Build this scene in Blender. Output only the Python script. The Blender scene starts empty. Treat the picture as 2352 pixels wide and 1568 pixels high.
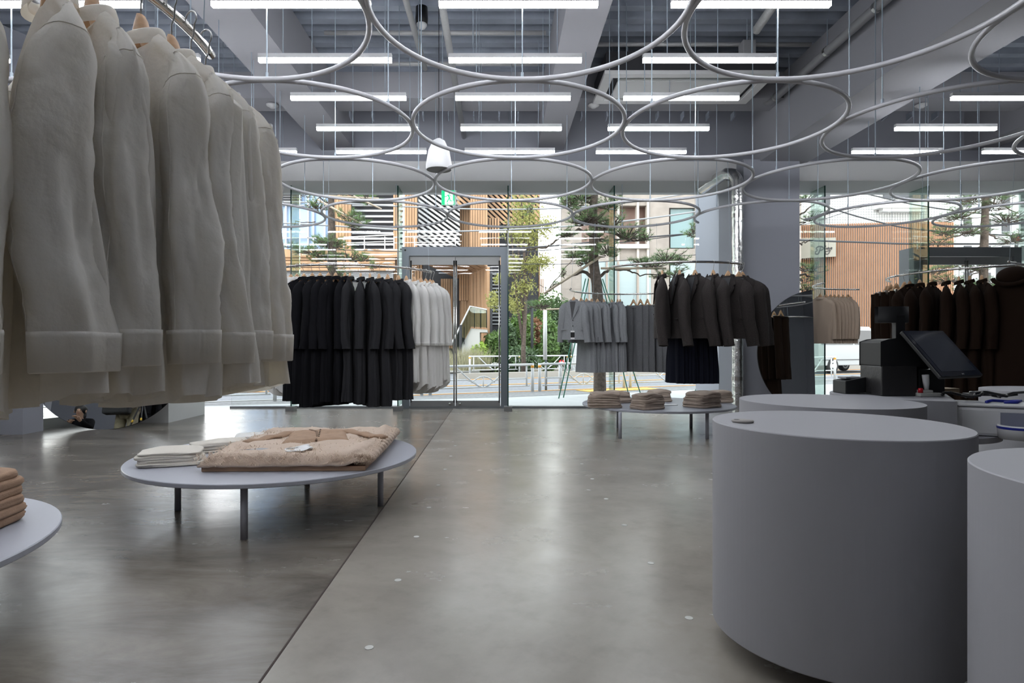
import bpy, math, random
from mathutils import Vector, Matrix, noise
from math import sin, cos, pi, radians, sqrt, atan2
C = bpy.context.scene
COL = C.collection
# ------------------------------------------------------------------ camera, sky, sun, exposure
F = 1400.0; CXP = 1145.0; HY = 790.0; CH = 1.15
cam = bpy.data.cameras.new('camera'); co = bpy.data.objects.new('camera', cam); COL.objects.link(co)
co.location = (0, 0, CH); co.rotation_euler = (pi/2, 0, 0)
cam.sensor_width = 36; cam.lens = F/2352*36
cam.shift_x = (1176-CXP)/2352; cam.shift_y = (HY-784)/2352
cam.clip_start = .05; cam.clip_end = 400
C.camera = co
w = bpy.data.worlds.new('sky'); C.world = w; w.use_nodes = True
nt = w.node_tree; bg = nt.nodes['Background']
tc = nt.nodes.new('ShaderNodeTexCoord'); sp = nt.nodes.new('ShaderNodeSeparateXYZ'); rp = nt.nodes.new('ShaderNodeValToRGB')
nt.links.new(tc.outputs['Generated'], sp.inputs[0]); nt.links.new(sp.outputs['Z'], rp.inputs[0]); nt.links.new(rp.outputs[0], bg.inputs[0])
rp.color_ramp.elements[0].position = .0; rp.color_ramp.elements[0].color = (1, .97, .93, 1)
rp.color_ramp.elements[1].position = .6; rp.color_ramp.elements[1].color = (.80, .90, 1, 1)
bg.inputs[1].default_value = 4.2
sl = bpy.data.lights.new('sun', 'SUN'); sl.energy = 1.5; sl.angle = radians(12); sl.color = (1, .93, .82)
so = bpy.data.objects.new('sun', sl); COL.objects.link(so); so.rotation_euler = (radians(48), 0, radians(-25))
C.view_settings.view_transform = 'Standard'; C.view_settings.look = 'None'
C.view_settings.exposure = 0.0; C.view_settings.gamma = 1.0; C.view_settings.use_curve_mapping = False
C.cycles.max_bounces = 8; C.cycles.diffuse_bounces = 4; C.cycles.glossy_bounces = 4; C.cycles.transparent_max_bounces = 24
C.cycles.use_denoising = True; C.cycles.sample_clamp_indirect = 6; C.cycles.caustics_reflective = False; C.cycles.caustics_refractive = False
R = random.Random(7)
def P(px, py, Y): return Vector(((px-CXP)/F*Y, Y, CH-(py-HY)/F*Y))

# ------------------------------------------------------------------ materials
MATS = {}
def mat(name, col, rough=.6, metal=0., bump=0., bscale=60., vary=0., vscale=3., spec=None, coat=0., emit=None, estr=0., stretch=None, col2=None, trans=0., tcol=None):
    if name in MATS: return MATS[name]
    m = bpy.data.materials.new(name); m.use_nodes = True; MATS[name] = m
    n = m.node_tree.nodes; l = m.node_tree.links; b = n['Principled BSDF']
    b.inputs['Base Color'].default_value = (*col, 1); b.inputs['Roughness'].default_value = rough; b.inputs['Metallic'].default_value = metal
    if spec is not None: b.inputs['Specular IOR Level'].default_value = spec
    if coat: b.inputs['Coat Weight'].default_value = coat
    if emit: b.inputs['Emission Color'].default_value = (*emit, 1); b.inputs['Emission Strength'].default_value = estr
    t = n.new('ShaderNodeTexCoord'); mp = n.new('ShaderNodeMapping'); l.new(t.outputs['Object'], mp.inputs[0])
    if stretch: mp.inputs['Scale'].default_value = stretch
    if vary or col2:
        tx = n.new('ShaderNodeTexNoise'); tx.inputs['Scale'].default_value = vscale; tx.inputs['Detail'].default_value = 6; l.new(mp.outputs[0], tx.inputs[0])
        cr = n.new('ShaderNodeValToRGB'); cr.color_ramp.elements[0].position = .32; cr.color_ramp.elements[1].position = .68
        c2 = col2 or tuple(min(1, c*(1+vary)) for c in col); c1 = col if col2 else tuple(c*(1-vary) for c in col)
        cr.color_ramp.elements[0].color = (*c1, 1); cr.color_ramp.elements[1].color = (*c2, 1)
        l.new(tx.outputs[0], cr.inputs[0]); l.new(cr.outputs[0], b.inputs['Base Color'])
    if bump:
        tb = n.new('ShaderNodeTexNoise'); tb.inputs['Scale'].default_value = bscale; tb.inputs['Detail'].default_value = 4; l.new(mp.outputs[0], tb.inputs[0])
        bp = n.new('ShaderNodeBump'); bp.inputs['Strength'].default_value = bump; bp.inputs['Distance'].default_value = .01
        l.new(tb.outputs[0], bp.inputs['Height']); l.new(bp.outputs[0], b.inputs['Normal'])
    if trans:
        tr = n.new('ShaderNodeBsdfTranslucent'); tr.inputs[0].default_value = (*(tcol or col), 1); mx = n.new('ShaderNodeMixShader'); mx.inputs[0].default_value = trans
        l.new(b.outputs[0], mx.inputs[1]); l.new(tr.outputs[0], mx.inputs[2]); l.new(mx.outputs[0], n['Material Output'].inputs[0])
    return m
def glass_mat(name, tint=(1, 1, 1), refl=1.0, ior=1.5):
    m = bpy.data.materials.new(name); m.use_nodes = True; MATS[name] = m
    n = m.node_tree.nodes; l = m.node_tree.links; n.remove(n['Principled BSDF'])
    t = n.new('ShaderNodeBsdfTransparent'); t.inputs[0].default_value = (*tint, 1)
    g = n.new('ShaderNodeBsdfGlossy'); g.inputs['Roughness'].default_value = .0
    fr = n.new('ShaderNodeFresnel'); fr.inputs[0].default_value = ior
    mm = n.new('ShaderNodeMath'); mm.operation = 'MULTIPLY'; mm.inputs[1].default_value = refl; l.new(fr.outputs[0], mm.inputs[0])
    mx = n.new('ShaderNodeMixShader'); l.new(mm.outputs[0], mx.inputs[0]); l.new(t.outputs[0], mx.inputs[1]); l.new(g.outputs[0], mx.inputs[2])
    l.new(mx.outputs[0], n['Material Output'].inputs[0]); return m
paint = mat('lilac_grey_paint', (.33, .34, .385), .75, bump=.03, bscale=90)
paint_w = mat('pale_grey_paint', (.68, .68, .68), .8, bump=.03, bscale=90)
deckm = mat('galvanised_deck', (.33, .365, .43), .5, .2, vary=.2, vscale=2)
beam_m = mat('beam_paint', (.37, .37, .40), .75, bump=.05, bscale=70)
drum_m = mat('counter_laminate', (.33, .33, .355), .55, bump=.02, bscale=300)
table_m = mat('table_lacquer', (.36, .37, .42), .4)
steel = mat('brushed_steel', (.55, .55, .54), .3, 1., bump=.02, bscale=200)
chrome = mat('polished_steel', (.6, .58, .56), .18, 1.)
dframe = mat('door_frame_metal', (.20, .22, .25), .4, .5)
ringm = mat('ring_paint', (.50, .50, .53), .4)
rodm = mat('zinc_rod', (.36, .42, .48), .5, .2)
white_m = mat('white_enamel', (.72, .72, .73), .6)
lampm = mat('led_diffuser', (1, 1, 1), .5, emit=(.93, .96, 1), estr=30.)
wood_h = mat('hanger_beech', (.55, .34, .19), .45, vary=.12, vscale=8, stretch=(1, 1, 8))
cotton = mat('white_cotton', (.87, .86, .84), .85, bump=.6, bscale=26, trans=.36, tcol=(.95, .88, .74))
cottonw = mat('white_cotton_fine', (.82, .81, .79), .85, bump=.1, bscale=120, trans=.2)
black_c = mat('black_wool', (.006, .006, .008), .9, bump=.2, bscale=250, spec=.15)
char_c = mat('charcoal_wool', (.022, .022, .025), .9, bump=.3, bscale=250, spec=.2)
grey_c = mat('grey_flannel', (.26, .268, .285), .9, bump=.2, bscale=250, vary=.12, vscale=90)
grey_t = mat('grey_trouser_wool', (.13, .132, .14), .9, bump=.2, bscale=250, vary=.15, vscale=90)
brown_c = mat('brown_tweed', (.030, .024, .023), .95, bump=.4, bscale=260, vary=.4, vscale=160)
navy_c = mat('navy_wool', (.006, .007, .014), .9, spec=.15)
dark_c = mat('dark_brown_wool', (.014, .007, .004), .95, bump=.3, bscale=200, spec=.15)
beige_c = mat('beige_knit', (.47, .37, .29), .9, bump=.2, bscale=200)
camel_c = mat('camel_knit', (.33, .21, .14), .95, bump=.3, bscale=180, vary=.08, vscale=30)
cream_c = mat('cream_knit', (.62, .58, .52), .95, bump=.3, bscale=150)
sand_c = mat('sand_wool', (.54, .43, .35), .95, bump=.4, bscale=150)
black_p = mat('black_plastic', (.007, .007, .008), .45)
wood_b = mat('building_cedar', (.38, .225, .125), .7, vary=.22, vscale=1.2, stretch=(2.5, 2.5, .3))
dark_b = mat('building_dark', (.035, .035, .04), .8)
concrete = mat('stone_cladding', (.31, .27, .24), .8, vary=.12, vscale=2)
sky_glass = mat('blue_window_glass', (.38, .50, .70), .2, spec=.4)
foliage1 = mat('pine_needles', (.10, .17, .07), .7, vary=.35, vscale=6, trans=.3, tcol=(.2, .3, .08))
foliage2 = mat('shrub_leaves', (.15, .23, .08), .6, vary=.45, vscale=5, trans=.3, tcol=(.2, .36, .06))
foliage3 = mat('yellow_green_leaves', (.30, .30, .10), .6, vary=.35, vscale=5, trans=.3, tcol=(.4, .4, .1))
bark = mat('bark', (.10, .075, .06), .95, bump=1., bscale=40, vary=.4, vscale=20)
fence_w = mat('white_railing_paint', (.62, .62, .62), .5)
orange_l = mat('orange_road_paint', (.75, .36, .10), .7)

# concrete floor: two slabs, one darker and trowelled, with a polished sealer
def floor_mat():
    m = bpy.data.materials.new('polished_concrete'); m.use_nodes = True
    n = m.node_tree.nodes; l = m.node_tree.links; b = n['Principled BSDF']
    t = n.new('ShaderNodeTexCoord')
    def noi(sc, stretch, det=8, rough=.6, dist=0.):
        mp = n.new('ShaderNodeMapping'); mp.inputs['Scale'].default_value = stretch; mp.inputs['Rotation'].default_value = (0, 0, .5)
        l.new(t.outputs['Object'], mp.inputs[0]); x = n.new('ShaderNodeTexNoise'); x.inputs['Scale'].default_value = sc; x.inputs['Detail'].default_value = det
        x.inputs['Roughness'].default_value = rough; x.inputs['Distortion'].default_value = dist; l.new(mp.outputs[0], x.inputs[0]); return x
    def ramp(x, p0, c0, p1, c1):
        r = n.new('ShaderNodeValToRGB'); r.color_ramp.elements[0].position = p0; r.color_ramp.elements[0].color = (*c0, 1)
        r.color_ramp.elements[1].position = p1; r.color_ramp.elements[1].color = (*c1, 1); l.new(x.outputs[0], r.inputs[0]); return r
    a = ramp(noi(1.1, (1, 3.2, 1), 9, .66, .6), .2, (.045, .036, .028), .8, (.27, .24, .205))
    c = ramp(noi(.8, (1, 1, 1), 9, .62, .3), .2, (.20, .178, .152), .8, (.42, .385, .34))
    sx = n.new('ShaderNodeSeparateXYZ'); l.new(t.outputs['Object'], sx.inputs[0])
    gt = n.new('ShaderNodeMath'); gt.operation = 'GREATER_THAN'; gt.inputs[1].default_value = -.812; l.new(sx.outputs[0], gt.inputs[0])
    mx = n.new('ShaderNodeMix'); mx.data_type = 'RGBA'; l.new(gt.outputs[0], mx.inputs[0]); l.new(a.outputs[0], mx.inputs[6]); l.new(c.outputs[0], mx.inputs[7])
    sp2 = ramp(noi(7, (1, 1, 1), 5), .5, (1, 1, 1), .9, (.7, .68, .65))
    ml = n.new('ShaderNodeMix'); ml.data_type = 'RGBA'; ml.blend_type = 'MULTIPLY'; ml.inputs[0].default_value = .6; l.new(mx.outputs[2], ml.inputs[6]); l.new(sp2.outputs[0], ml.inputs[7])
    l.new(ml.outputs[2], b.inputs['Base Color'])
    rr = ramp(noi(1.6, (1, 1.6, 1), 8, .6), .2, (.17, .17, .17), .85, (.33, .33, .33)); l.new(rr.outputs[0], b.inputs['Roughness'])
    bp = n.new('ShaderNodeBump'); bp.inputs['Strength'].default_value = .12; bp.inputs['Distance'].default_value = .01
    l.new(noi(6, (1, 1, 1), 6).outputs[0], bp.inputs['Height']); l.new(bp.outputs[0], b.inputs['Normal'])
    b.inputs['Specular IOR Level'].default_value = .55
    return m

# ------------------------------------------------------------------ mesh helpers
class MB:
    def __init__(s): s.v = []; s.f = []
    def add(s, vs, fs):
        k = len(s.v); s.v += [tuple(v) for v in vs]; s.f += [tuple(i+k for i in f) for f in fs]; return s
    def box(s, a, b):
        x0, y0, z0 = a; x1, y1, z1 = b
        return s.add([(x0,y0,z0),(x1,y0,z0),(x1,y1,z0),(x0,y1,z0),(x0,y0,z1),(x1,y0,z1),(x1,y1,z1),(x0,y1,z1)],
                     [(3,2,1,0),(4,5,6,7),(0,1,5,4),(1,2,6,5),(2,3,7,6),(3,0,4,7)])
    def cbox(s, c, d): return s.box([c[i]-d[i]/2 for i in range(3)], [c[i]+d[i]/2 for i in range(3)])
    def tube(s, pts, r, n=8, closed=False, caps=True, sq=1.0):
        pts = [Vector(p) for p in pts]; m = len(pts); rs = r if isinstance(r, (list, tuple)) else [r]*m
        rings = []; up = None
        for i, p in enumerate(pts):
            if closed: d = pts[(i+1) % m]-pts[i-1]
            else: d = pts[min(i+1, m-1)]-pts[max(i-1, 0)]
            d.normalize()
            if up is None:
                up = Vector((0, 0, 1)) if abs(d.z) < .9 else Vector((1, 0, 0))
            a = d.cross(up)
            if a.length < 1e-5: a = d.orthogonal()
            a.normalize(); b = a.cross(d).normalized(); up = b
            rings.append([p+(a*cos(2*pi*k/n)+b*sin(2*pi*k/n)*sq)*rs[i] for k in range(n)])
        vs = [v for rg in rings for v in rg]; fs = []
        for i in range(m if closed else m-1):
            j = (i+1) % m
            for k in range(n):
                k2 = (k+1) % n; fs.append((i*n+k, i*n+k2, j*n+k2, j*n+k))
        if caps and not closed: fs += [tuple(range(n))[::-1], tuple((m-1)*n+k for k in range(n))]
        return s.add(vs, fs)
    def lathe(s, prof, c=(0, 0, 0), n=48, caps=True, a0=0, a1=2*pi):
        full = abs(a1-a0-2*pi) < 1e-6; nn = n if full else n+1; vs = []; fs = []
        for r, z in prof:
            for k in range(nn):
                a = a0+(a1-a0)*k/n; vs.append((c[0]+r*cos(a), c[1]+r*sin(a), c[2]+z))
        for i in range(len(prof)-1):
            for k in range(n):
                k2 = (k+1) % nn; fs.append((i*nn+k, i*nn+k2, (i+1)*nn+k2, (i+1)*nn+k))
        if caps and full: fs += [tuple(range(nn))[::-1], tuple((len(prof)-1)*nn+k for k in range(nn))]
        return s.add(vs, fs)
    def prism(s, poly, ext):
        ext = Vector(ext); n = len(poly); vs = [Vector(p) for p in poly]; vs += [v+ext for v in vs]
        fs = [tuple(range(n)), tuple(range(n, 2*n))[::-1]]+[(i, i+n, (i+1) % n+n, (i+1) % n) for i in range(n)]
        return s.add(vs, fs)
    def ell(s, c, r, nu=16, nv=10):
        vs = []; fs = []
        for j in range(nv+1):
            ph = pi*j/nv
            for i in range(nu):
                th = 2*pi*i/nu; vs.append((c[0]+r[0]*sin(ph)*cos(th), c[1]+r[1]*sin(ph)*sin(th), c[2]+r[2]*cos(ph)))
        for j in range(nv):
            for i in range(nu):
                i2 = (i+1) % nu; fs.append((j*nu+i, (j+1)*nu+i, (j+1)*nu+i2, j*nu+i2))
        return s.add(vs, fs)
    def grid(s, rows, closed=False):
        n = len(rows[0]); vs = [v for r in rows for v in r]; fs = []
        for i in range(len(rows)-1):
            for k in range(n if closed else n-1):
                k2 = (k+1) % n; fs.append((i*n+k, i*n+k2, (i+1)*n+k2, (i+1)*n+k))
        return s.add(vs, fs)
    def build(s, name, m, parent=None, smooth=False, loc=None, rz=None, solid=0, bevel=0):
        me = bpy.data.meshes.new(name); me.from_pydata(s.v, [], s.f); me.validate()
        if smooth: me.polygons.foreach_set('use_smooth', [True]*len(me.polygons))
        me.materials.append(m); o = bpy.data.objects.new(name, me); COL.objects.link(o)
        if parent: o.parent = parent
        if loc is not None: o.location = loc
        if rz is not None: o.rotation_euler = (0, 0, rz)
        if solid:
            q = o.modifiers.new('thick', 'SOLIDIFY'); q.thickness = solid; q.offset = 0
        if bevel:
            q = o.modifiers.new('edge', 'BEVEL'); q.width = bevel; q.segments = 2; q.limit_method = 'ANGLE'
        return o
def tag(o, label, cat, group=None, kind=None):
    o['label'] = label; o['category'] = cat
    if group: o['group'] = group
    if kind: o['kind'] = kind
    return o
def struct(name, mb, m, **k):
    o = mb.build(name, m, **k)
    if o.parent is None: o['kind'] = 'structure'
    return o
def thing(name, label, cat, loc=(0, 0, 0), rz=0, group=None, kind=None):
    o = bpy.data.objects.new(name, None); COL.objects.link(o); o.location = loc; o.rotation_euler = (0, 0, rz); o.empty_display_size = .1
    return tag(o, label, cat, group, kind)
def dup(root, parent=None):
    c = root.copy(); COL.objects.link(c)
    if parent: c.parent = parent
    for ch in list(root.children): dup(ch, c)
    return c
NUMW = 'zero one two three four five six seven eight nine'.split()
ORD = ['first','second','third','fourth','fifth','sixth','seventh','eighth','ninth','tenth','eleventh','twelfth','thirteenth','fourteenth']
def smoothstep(a, b, x):
    t = max(0, min(1, (x-a)/(b-a))); return t*t*(3-2*t)

# ------------------------------------------------------------------ room shell
YG = 11.0; DZ = 5.2
fl = struct('floor', MB().box((-10, -5, -.2), (12, YG+.1, 0)), floor_mat())
struct('floor_joint', MB().box((-.8165, -5, 0), (-.8075, YG+.05, .0012)), mat('joint_sealant', (.05, .035, .03), .9))
# corrugated deck above, ribs run left to right
db = MB(); y = -5.0; rib = []
while y < 10.6:
    rib += [(y, DZ), (y+.12, DZ), (y+.15, DZ+.14), (y+.27, DZ+.14)]; y += .3
db.grid([[(-10, a, b) for a, b in rib], [(12, a, b) for a, b in rib]])
struct('ceiling', db, deckm)
struct('roof_slab', MB().box((-10.2, -5.2, DZ+.145), (12.2, 10.9, DZ+.3)), mat('slab_concrete', (.3, .3, .3), .9))
struct('wall_back', MB().box((-10, -5.2, 0), (12, -5, DZ)), paint)
struct('wall_right', MB().box((12, -5.2, 0), (12.2, 12, DZ)), paint)
struct('wall_left', MB().box((-10.2, -5.2, 0), (-10, 7.8, DZ+.1)), paint)
struct('wall_front', MB().box((-10, 10.6, 4.0), (12, 10.85, DZ)), paint)
struct('facade_beam', MB().box((-10, 10.2, 3.88), (12, 11.15, 4.21)), paint_w)
# beams
def beam(nm, x0, x1, y0, y1, z0, z1=DZ): return struct(nm, MB().box((x0, y0, z0), (x1, y1, z1)), beam_m)
beam('ceiling_beam', -3.07, -2.5, -5, 10.6, 4.52)
beam('ceiling_beam', .68, 1.12, -5, 10.6, 4.52)
beam('ceiling_beam', 4.25, 5.05, -5, 10.25, 4.12)
beam('ceiling_beam', 8.1, 8.55, -5, 10.6, 4.52)
beam('cross_beam', -10, 12, 9.07, 9.58, 4.81)
beam('cross_beam', -10, 12, 1.1, 1.6, 4.81)
for i, x in enumerate([-2.35, -2.0, -1.55, -1.2, -.8, -.4, 0, .3, 1.3, 1.7, 2.1, 2.5, 2.9, 3.3, 3.7, 5.3, 5.7, 6.1, 6.5, 6.9]):
    tag(MB().prism([(x, 9.58, 4.81), (x, 9.72, 4.81), (x, 9.72, 4.70), (x, 9.58, 4.73)], (.02, 0, 0)).build('gusset_plate', deckm),
        'small dark steel gusset plate under the far edge of the cross beam', 'bracket', 'gusset plates under the cross beam', 'structure')
# columns
struct('column', MB().box((3.98, 9.9, 0), (4.89, 12.3, 4.15)), paint)
struct('column', MB().box((-5.7, 8.9, 0), (-4.82, 10.0, 4.9)), paint_w)
struct('column', MB().box((-6.42, 7.75, 0), (-6.05, 8.1, 4.9)), paint)
# glazing
gl = glass_mat('facade_glass', (.97, .985, .975), .6)
finm = glass_mat('fin_glass', (.86, .945, .90), .5)
fine = mat('fin_edge_green', (.004, .05, .035), .15, spec=.8)
wn = 0
def pane(x0, x1, z0=.03, z1=3.9, y=YG):
    global wn; wn += 1
    struct('window_%d' % wn, MB().box((x0, y-.006, z0), (x1, y+.006, z1)), gl)
for a, b in [(-4.82, -3.575), (-3.575, -1.73), (.17, 1.995), (1.995, 3.98), (4.89, 5.625), (5.625, 7.41), (9.39, 11.9)]: pane(a, b)
pane(-1.73, .17, 2.89); pane(7.41, 9.39, 2.89)
for x in (-3.575, -1.735, .165, 1.995, 5.625, 7.41, 9.39):
    f = struct('glass_fin', MB().box((x-.006, 10.515, .08), (x+.006, 10.99, 3.88)), finm)
    MB().box((x-.0095, 10.5, .08), (x+.0095, 10.515, 3.88)).build('fin_edge', fine, f)
    struct('fin_shoe', MB().box((x-.07, 10.42, 0), (x+.07, 10.6, .08)), mat('shoe_metal', (.2, .2, .2), .5, .5))
struct('window_track', MB().box((-4.82, 10.93, 0), (3.98, 11.08, .035)).box((4.89, 10.93, 0), (11.9, 11.08, .035)), mat('track_metal', (.22, .23, .24), .4, .7))
# angled window on the far left
a0 = Vector((-5.65, 9.7, 0)); a1 = Vector((-8.4, 3.0, 0))
def slab(p, q, z0, z1, t, nm, m):
    d = (q-p).normalized(); nn = Vector((-d.y, d.x, 0))*t/2
    return struct(nm, MB().prism([p+nn+Vector((0,0,z0)), p-nn+Vector((0,0,z0)), q-nn+Vector((0,0,z0)), q+nn+Vector((0,0,z0))], (0, 0, z1-z0)), m)
slab(a0, a1, .14, 3.9, .012, 'window_20', gl); slab(a0, a1, 0, .14, .16, 'window_sill', steel); slab(a0, a1, 3.9, 5.2, .3, 'wall_left_head', paint)

# ------------------------------------------------------------------ doors
def door(x0, x1, n, box=False):
    r = bpy.data.objects.new('door_%d' % n, None); COL.objects.link(r); r['kind'] = 'structure'; r['label'] = 'dark grey framed double glass door with steel rails'
    ya, yb = (YG-.06, YG+.35) if box else (YG-.09, YG+.09)
    MB().box((x0, ya, 0), (x0+.13, yb, 2.89)).box((x1-.13, ya, 0), (x1, yb, 2.89)).box((x0+.13, ya, 2.73), (x1-.13, yb, 2.89)).build('door_frame', dframe if not box else mat('portal_metal', (.17, .18, .19), .5, .3), r)
    xm = (x0+x1)/2
    for a, b in ((x0+.14, xm-.005), (xm+.005, x1-.14)):
        lf = MB().box((a, YG-.006, .12), (b, YG+.006, 2.6)).build('door_leaf', gl, r)
        MB().box((a, YG-.022, 2.58), (b, YG+.022, 2.72)).box((a, YG-.022, .02), (b, YG+.022, .13)).build('door_rail', mat('dull_rail_steel', (.26, .26, .26), .4, .5), lf)
        MB().tube([(a+.015, YG-.03, .1), (a+.015, YG-.03, 2.65)], .014).tube([(b-.015, YG-.03, .1), (b-.015, YG-.03, 2.65)], .014).build('door_stile', chrome, lf, smooth=True)
    for sx in (-.09, .09): MB().tube([(xm+sx, YG-.07, .08), (xm+sx, YG-.02, .08)], .022, 14).build('lock_cylinder', chrome, r, smooth=True)
    MB().tube([(x0+.06, ya-.004, 2.83), (x0+.06, ya+.01, 2.83)], .018, 12).build('key_switch', black_p, r)
door(-1.73, .17, 1); door(7.46, 9.39, 2, True)

# ------------------------------------------------------------------ ceiling lamps
def make_lamp():
    t = thing('ceiling_light', 'x', 'ceiling light')
    MB().box((-.6, -.022, .012), (.6, .022, .05)).build('housing', white_m, t)
    MB().box((-.597, -.02, -.022), (.597, .02, .012)).build('diffuser', lampm, t)
    for s in (-.38, .38): MB().tube([(s, 0, .05), (s, 0, 1.49)], .0045, 6).build('hanging_rod', rodm, t)
    return t
lamp0 = make_lamp(); used = False
ROWS = [(.0, 'behind'), (.95, ''), (1.95, ''), (2.83, ''), (3.71, ''), (4.59, 'nearest'), (5.49, 'second nearest'), (6.34, 'third nearest'), (7.24, 'fourth nearest'), (8.12, 'row nearest the windows')]
COLS = [(-6.74, 'outermost left'), (-5.01, 'far left'), (-3.29, 'left of the shirts'), (-1.56, 'left'), (.15, 'middle'), (1.9, 'right'), (5.31, 'far side of the big beam'), (7.05, 'outermost right')]
for j, (Y, rn) in enumerate(ROWS):
    for i, (X, cn) in enumerate(COLS):
        if (Y < 6 and X > 5) or (Y < 3.5 and X > 1) or X < -6: continue
        o = lamp0 if not used else dup(lamp0); used = True
        o.location = (X, Y, 3.71)
        rowname = ('row %d from the windows' % (10-j)) if j < 9 else 'row closest to the windows'
        if j <= 4: rn = {0: 'rearmost row', 1: 'fourth row from the rear', 2: 'third row from the rear', 3: 'second row behind the visible ones', 4: 'first row behind the visible ones'}[j]
        rowname = {9: 'row closest to the windows', 8: 'second row from the windows', 7: 'third row from the windows', 6: 'fourth row from the windows', 5: 'fifth row from the windows'}.get(j, rn)
        tag(o, 'white linear ceiling light, %s, %s' % (cn, rowname), 'ceiling light', 'linear ceiling lights')

# ------------------------------------------------------------------ suspended rings and rails
RR = .955; RZ = 3.15
def arcpts(c, r, a0, a1, n, z): return [(c[0]+r*cos(radians(a0+(a1-a0)*k/n)), c[1]+r*sin(radians(a0+(a1-a0)*k/n)), z) for k in range(n+1)]
def ring(cx, cy, label, a0=None, a1=None, rods=(90, 210, 330)):
    t = thing('suspended_ring', label, 'ring', (cx, cy, RZ), 0, 'suspended grey rings')
    if a0 is None: m = MB().tube([(RR*cos(2*pi*k/72), RR*sin(2*pi*k/72), 0) for k in range(72)], .019, 10, closed=True)
    else: m = MB().tube(arcpts((0, 0), RR, a0, a1, 60, 0), .019, 10)
    m.build('hoop', ringm, t, smooth=True)
    for a in rods:
        x, yy = RR*cos(radians(a)), RR*sin(radians(a))
        MB().tube([(x, yy, .015), (x, yy, DZ-RZ)], .005, 6).tube([(x, yy, .0), (x, yy, .05)], .011, 8).build('hanging_rod', rodm, t)
    return t
RXS = [(-5.61, 'fourth from left column'), (-3.68, 'far left'), (-1.75, 'left'), (.18, 'centre'), (2.11, 'right'), (4.04, 'by the grey column'), (5.97, 'far right'), (7.90, 'outermost right')]
RYS = [(-.21, 'overhead'), (1.72, 'overhead front'), (3.65, 'nearest row'), (5.58, 'second row'), (7.52, 'third row'), (9.45, 'row at the windows')]
for j, (cy, rn) in enumerate(RYS):
    for i, (cx, cn) in enumerate(RXS):
        if j == 0 and i in (0, 7): continue
        lb = 'large grey suspended ring, %s column, %s' % (cn, rn)
        if j == 5 and cx == 4.04: ring(cx, cy, 'cut grey ring ending at the grey column, row at the windows', -218, 22, (210, 300)); continue
        if j == 5 and cx in (-5.61,): ring(cx, cy, lb, -150, -20, (230, 300)); continue
        ring(cx, cy, lb)
RAILZ = 2.0
def rail(c, a0, a1, label, z=RAILZ, r=1.0, r2=.0125, wires=None):
    t = thing('clothes_rail', label, 'clothes rail', (c[0], c[1], z), 0, 'curved suspended clothes rails')
    MB().tube(arcpts((0, 0), r, a0, a1, 40, 0), r2, 10).build('bar', chrome, t, smooth=True)
    for a in (wires or (a0+4, (a0+a1)/2, a1-4)):
        ca, sa = cos(radians(a)), sin(radians(a))
        MB().tube([(r*ca, r*sa, .01), (RR*ca, RR*sa, RZ-z+.022)], .0016, 5).tube([(RR*ca, RR*sa, RZ-z-.03), (RR*ca*1.0, RR*sa, RZ-z+.022)], .005, 6).build('wire', rodm, t)
    return t

# ------------------------------------------------------------------ hangers
def make_hanger(clip=False, droop=.055):
    N = 26; hw = .170
    top = [(x, -.082-.080*(1-math.exp(-(x/.042)**2))-droop*abs(x)/hw) for x in [-hw+2*hw*k/N for k in range(N+1)]]
    bot = [(x, z-(.026+.040*math.exp(-(x/.05)**2))) for x, z in top]
    r = bpy.data.objects.new('wooden_hanger', None); COL.objects.link(r)
    m = MB(); rows = []
    for (x, zt), (_, zb) in zip(top, bot):
        th = .008+.006*(1-abs(x)/hw) ; yo = .006*(abs(x)/hw)**2; zm = (zt+zb)/2
        rows.append([(x, yo-th*.7, zt-.004), (x, yo, zt), (x, yo+th*.7, zt-.004), (x, yo+th, zm), (x, yo+th*.7, zb+.004), (x, yo, zb), (x, yo-th*.7, zb+.004), (x, yo-th, zm)])
    m.grid(rows, closed=True); m.f += [tuple(range(8)), tuple(len(m.v)-8+k for k in range(8))[::-1]]
    m.build('hanger_body', wood_h, r, smooth=True)
    hk = [(0, 0, -.11), (0, 0, -.06), (.010, 0, -.045)]+[(.021*cos(radians(a)), 0, .021*sin(radians(a))) for a in range(-50, 215, 22)]
    MB().tube(hk, .0022, 6).build('hook', steel, r, smooth=True)
    if clip:
        MB().tube([(-.17, .03, -.19), (.17, .03, -.19)], .003, 6).build('crossbar', steel, r)
        for s in (-.13, .13): MB().box((s-.012, .015, -.235), (s+.012, .045, -.18)).build('clip', steel, r)
    return r
hang0 = make_hanger(); hangs0 = make_hanger(droop=.125); hangc0 = make_hanger(clip=True)
HU = set()
def put_hanger(loc, rz, label, group, proto=None):
    proto = proto or hang0
    o = proto if proto.name not in HU else dup(proto); HU.add(proto.name)
    o.location = loc; o.rotation_euler = (0, 0, rz); tag(o, label, 'hanger', group); return o

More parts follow.
